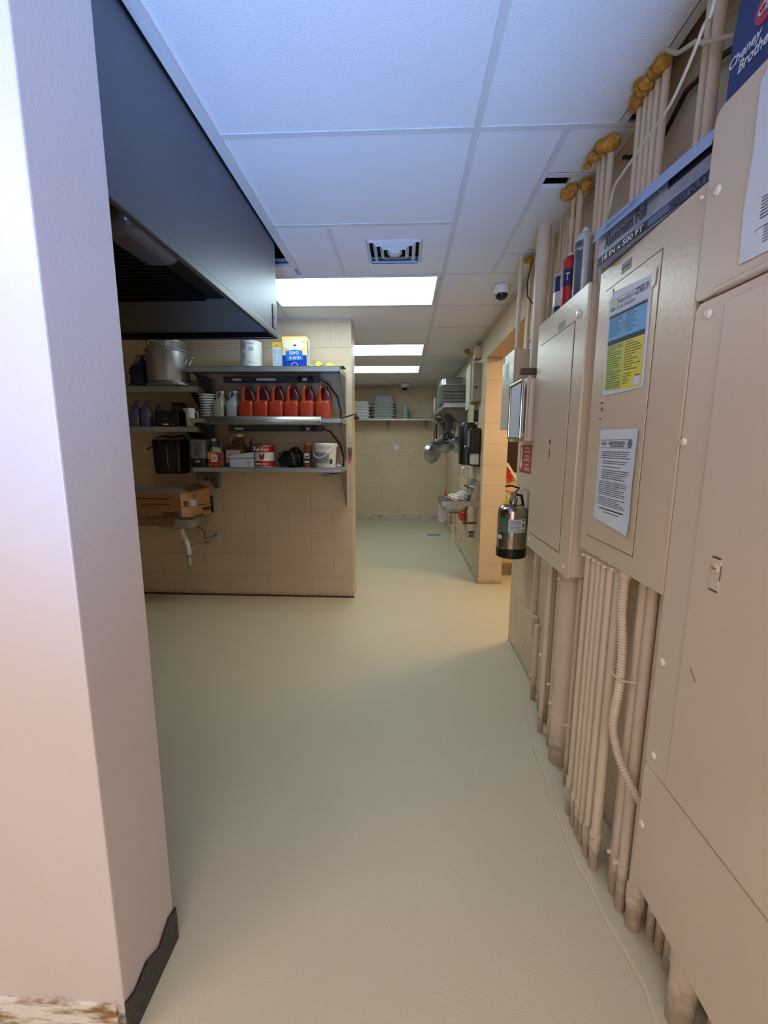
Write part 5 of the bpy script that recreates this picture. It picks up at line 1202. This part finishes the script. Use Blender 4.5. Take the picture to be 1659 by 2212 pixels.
def right_wall_things():
    t = thing('control_box', 'tall grey metal control box on the right wall above the black dispensers', 'control box', (.74, 4.7, 1.8))
    mg = mat('grey_box_enamel', (148, 142, 126), .45); mg2 = mat('light_grey_enamel', (188, 180, 160), .45)
    MB().box((.70, 4.50, 1.862), (.783, 4.90, 2.243), mg, .004).build('box', t)
    MB().box((.688, 4.62, 1.80), (.70, 4.92, 2.26), mg2, .003).build('door', t)
    decals('paper_tag', (.6872, 4.78, 1.88), NX, UZ, [(0, 0, .07, .10, m_paper, 0)], t)
    MB().lathe([(.012, 0), (.012, .012)], (.735, 4.50, 2.0), m_black, 14, rot=Matrix.Rotation(PI/2, 3, 'X')).build('knob', t)
    decals('paper_tag', (.6995, 4.66, 1.81), NX, UZ, [(0, -.02, .06, .03, m_paper, 3)], t)
    o = tag(MB().box((.72, 4.55, 2.30), (.783, 4.68, 2.42), m_pipeb, .004).tube([(.76, 4.75, 2.2), (.76, 4.75, 2.47)], .012, m_pipeb, 12).build('junction_box', loc=(.75, 4.6, 2.3)), 'small painted junction box near the ceiling above the grey control box', 'junction box')
    foam(.70, 4.95, 2.44, [(0, 0, 0, .03), (-.02, .03, .01, .02)], 'brown foam patch at the far ceiling edge by the small junction box')
    # soap and towel dispensers
    t = thing('soap_dispenser', 'tall rounded black dispenser, farther of the two on the right wall', 'dispenser', (.70, 4.80, 1.20))
    MB().loft([(1.20, .700, 4.74, .065, .09, 3), (1.215, .695, 4.74, .085, .12, 3), (1.62, .695, 4.74, .085, .12, 3), (1.655, .70, 4.74, .07, .11, 3)], m_black, 32).build('cover', t)
    MB().lathe([(.010, 0), (.006, .006)], (.66, 4.62, 1.40), m_chrome, 12, rot=Matrix.Rotation(PI/2, 3, 'X')).build('button', t)
    MB().box((.74, 4.60, 1.66), (.783, 4.64, 1.78), m_black, .003).build('wall_plate', t)
    t = thing('towel_dispenser', 'black dispenser with a grey window, nearer of the two on the right wall', 'dispenser', (.73, 4.44, 1.20))
    MB().box((.672, 4.36, 1.33), (.783, 4.58, 1.588), m_black, .02, 4).build('cover', t)
    MB().box((.668, 4.40, 1.40), (.674, 4.55, 1.56), mat('grey_window', (120, 124, 130), .3), .003).build('window', t)
    MB().box((.70, 4.38, 1.215), (.770, 4.55, 1.34), mat('towel_paper', (190, 186, 178), .7), .01, 3).build('towel', t)
    MB().box((.69, 4.37, 1.20), (.783, 4.57, 1.216), m_black, .005).build('tray', t)
    tag(MB().box((.778, 4.47, 1.10), (.783, 4.57, 1.19), m_paper, .001).build('wall_label', loc=(.78, 4.5, 1.1)), 'white card on the wall beneath the nearer black dispenser', 'card')
    # hand sink
    s = thing('hand_sink', 'stainless wall-hung hand sink with gooseneck tap near the doorway corner', 'sink', (.59, 4.55, .70))
    x0, x1, y0, y1, z = .390, .783, 4.33, 4.73, .845
    mb = MB().box((x0, y0, z-.055), (x1, y0+.004, z), m_steel, .001).box((x0, y1-.004, z-.055), (x1, y1, z), m_steel, .001).box((x0, y0, z-.055), (x0+.004, y1, z), m_steel, .001)
    mb.box((x0, y0, z-.002), (x0+.04, y1, z+.001), m_steel).box((x1-.12, y0, z-.002), (x1, y1, z+.001), m_steel).box((x0, y0, z-.002), (x1, y0+.03, z+.001), m_steel).box((x0, y1-.03, z-.002), (x1, y1, z+.001), m_steel)
    mb.build('rim', s)
    MB().loft([(.705, .55, 4.53, .05, .06, 3), (.715, .55, 4.53, .10, .11, 3), (.75, .55, 4.53, .125, .15, 4), (z-.004, .55, 4.53, .14, .17, 6), (z-.004, .55, 4.53, .135, .165, 6), (.735, .55, 4.53, .10, .12, 3)], m_steel, 36).build('bowl', s)
    MB().box((.745, y0, z), (.783, y1, 1.05), m_steel, .002).prism([(.745, y0, 1.05), (.783, y0, 1.05), (.783, y0, z), (.69, y0, z), (.69, y0, z+.02)], (0, .004, 0), m_steel).build('backsplash', s)
    f = MB().tube([(.69, 4.53, .86), (.69, 4.53, 1.13), (.682, 4.53, 1.165), (.655, 4.53, 1.185), (.625, 4.53, 1.175), (.612, 4.53, 1.145), (.612, 4.53, 1.10)], .010, m_chrome, 14).lathe([(.03, 0), (.028, .05), (.018, .06)], (.69, 4.53, .846), m_chrome, 20).build('faucet', s)
    MB().tube([(.745, 4.46, .97), (.70, 4.44, .975), (.665, 4.42, .985)], [.018, .014, .010], m_chrome, 12).build('tap_handle', f); MB().tube([(.745, 4.60, .97), (.70, 4.60, .975), (.665, 4.58, .985)], [.018, .014, .010], m_chrome, 12).build('tap_handle', f)
    mpv = mat('white_pvc', (200, 192, 175), .45)
    d = MB().tube([(.55, 4.53, .70), (.55, 4.53, .40), (.558, 4.53, .365), (.585, 4.53, .35), (.61, 4.53, .37), (.615, 4.53, .42), (.64, 4.54, .45), (.70, 4.55, .455), (.783, 4.55, .455)], .019, mpv, 18).build('drain_pipe', s)
    MB().lathe([(.026, -.012), (.026, .012)], (.55, 4.53, .52), mpv, 20).lathe([(.026, -.012), (.026, .012)], (.615, 4.53, .40), mpv, 20).lathe([(.026, -.01), (.026, .01)], (.55, 4.53, .44), mpv, 20).build('slip_nut', d)
    MB().lathe([(.034, 0), (.034, .05)], (.77, 4.55, .455), m_steel_d, 20, rot=Matrix.Rotation(-PI/2, 3, 'Y')).build('escutcheon', d)
    MB().box((.50, 4.50, .690), (.60, 4.56, .715), mat('rusty_drain', (70, 40, 36), .5), .004).build('drain_flange', s)
    v = MB().tube([(.783, 4.46, .60), (.70, 4.45, .595), (.66, 4.45, .595)], .012, mat('old_brass', (110, 92, 62), .4, .8), 12).box((.635, 4.43, .585), (.665, 4.47, .61), mat('old_brass', (110, 92, 62), .4, .8), .004).build('stop_valve', s)
    MB().tube([(.67, 4.46, .61), (.655, 4.48, .68), (.68, 4.5, .74), (.70, 4.52, .80)], .010, mat('dark_hose', (78, 66, 54), .5), 10).build('supply_hose', v); MB().tube([(.51, 4.42, .69), (.50, 4.42, .60), (.535, 4.44, .595)], .006, m_steel_d, 8).build('supply_hose', v)
    # things in the sink
    tag(MB().box((.43, 4.36, .80), (.50, 4.45, .875), mat('grey_tub', (92, 92, 96), .5), .006, rot=Matrix.Rotation(.2, 3, 'Y')).build('small_tub', loc=(.46, 4.4, .80)), 'small dark grey tub in the corner sink', 'tub')
    b = thing('squeeze_bottle', 'tiny red-topped bottle standing in the corner sink', 'bottle', (.45, 4.5, .80))
    MB().lathe([(.014, 0), (.014, .06), (.008, .08)], (.45, 4.5, .80), m_white, 14).build('bottle', b); MB().lathe([(.011, .08), (.011, .12), (.008, .125)], (.45, 4.5, .80), m_red, 14).build('cap', b)
    for i, (c, sz, lab) in enumerate([((.535, 4.43, .868), (.14, .12, .09), 'crumpled white cloth heaped in the corner sink'), ((.62, 4.45, .880), (.12, .11, .13), 'white crumpled wrapper propped by the tap in the corner sink')]):
        m_cl_ = mat('white_cloth', (205, 204, 205), .7)
        mb = MB(); tt = bmesh.new(); bmesh.ops.create_icosphere(tt, subdivisions=4, radius=1)
        for vv in tt.verts:
            q = vv.co.copy(); k = 1+.16*math.sin(7*q.x+i)*math.sin(6*q.y+1)+.12*math.sin(11*q.z+5*q.x)
            vv.co = Vector((c[0]+q.x*sz[0]*.5*k, c[1]+q.y*sz[1]*.5*k, c[2]+q.z*sz[2]*.5*k))
        mb.merge(tt, m_cl_); o = mb.build('cloth', loc=c, sharp=60); tag(o, lab, 'cloth')
    # bin and red crate under the sink
    o = MB().prism([(.405, 4.735, .56), (.405, 4.735, .80), (.50, 4.735, .80), (.505, 4.735, .60), (.46, 4.735, .55)], (0, .04, 0), mat('bin_liner', (205, 195, 205), .5)).build('plastic_bag', loc=(.45, 4.75, .55))
    tag(o, 'white plastic bag hanging behind the front edge of the corner sink', 'bag')
    tag(MB().box((.70, 5.1, .50), (.783, 5.35, .60), mat('red_crate', (200, 50, 35), .5), .008).build('wall_bin', loc=(.74, 5.2, .5)), 'small red box fixed low on the wall behind the corner sink', 'box')
right_wall_things()
def drain():
    t = thing('floor_drain', 'square white floor drain near the back wall', 'floor drain', (.49, 6.59, 0))
    mb = MB()
    for a, b in (((.36, 6.45), (.63, 6.475)), ((.36, 6.70), (.63, 6.725)), ((.36, 6.475), (.385, 6.70)), ((.605, 6.475), (.63, 6.70))): mb.box((a[0], a[1], 0), (b[0], b[1], .006), m_white, .002)
    mb.build('rim', t)
    MB().box((.385, 6.475, 0), (.605, 6.70, .003), m_gal).build('grate', t)
drain()

for o in bpy.data.objects:
    if '_o' in o: del o['_o']
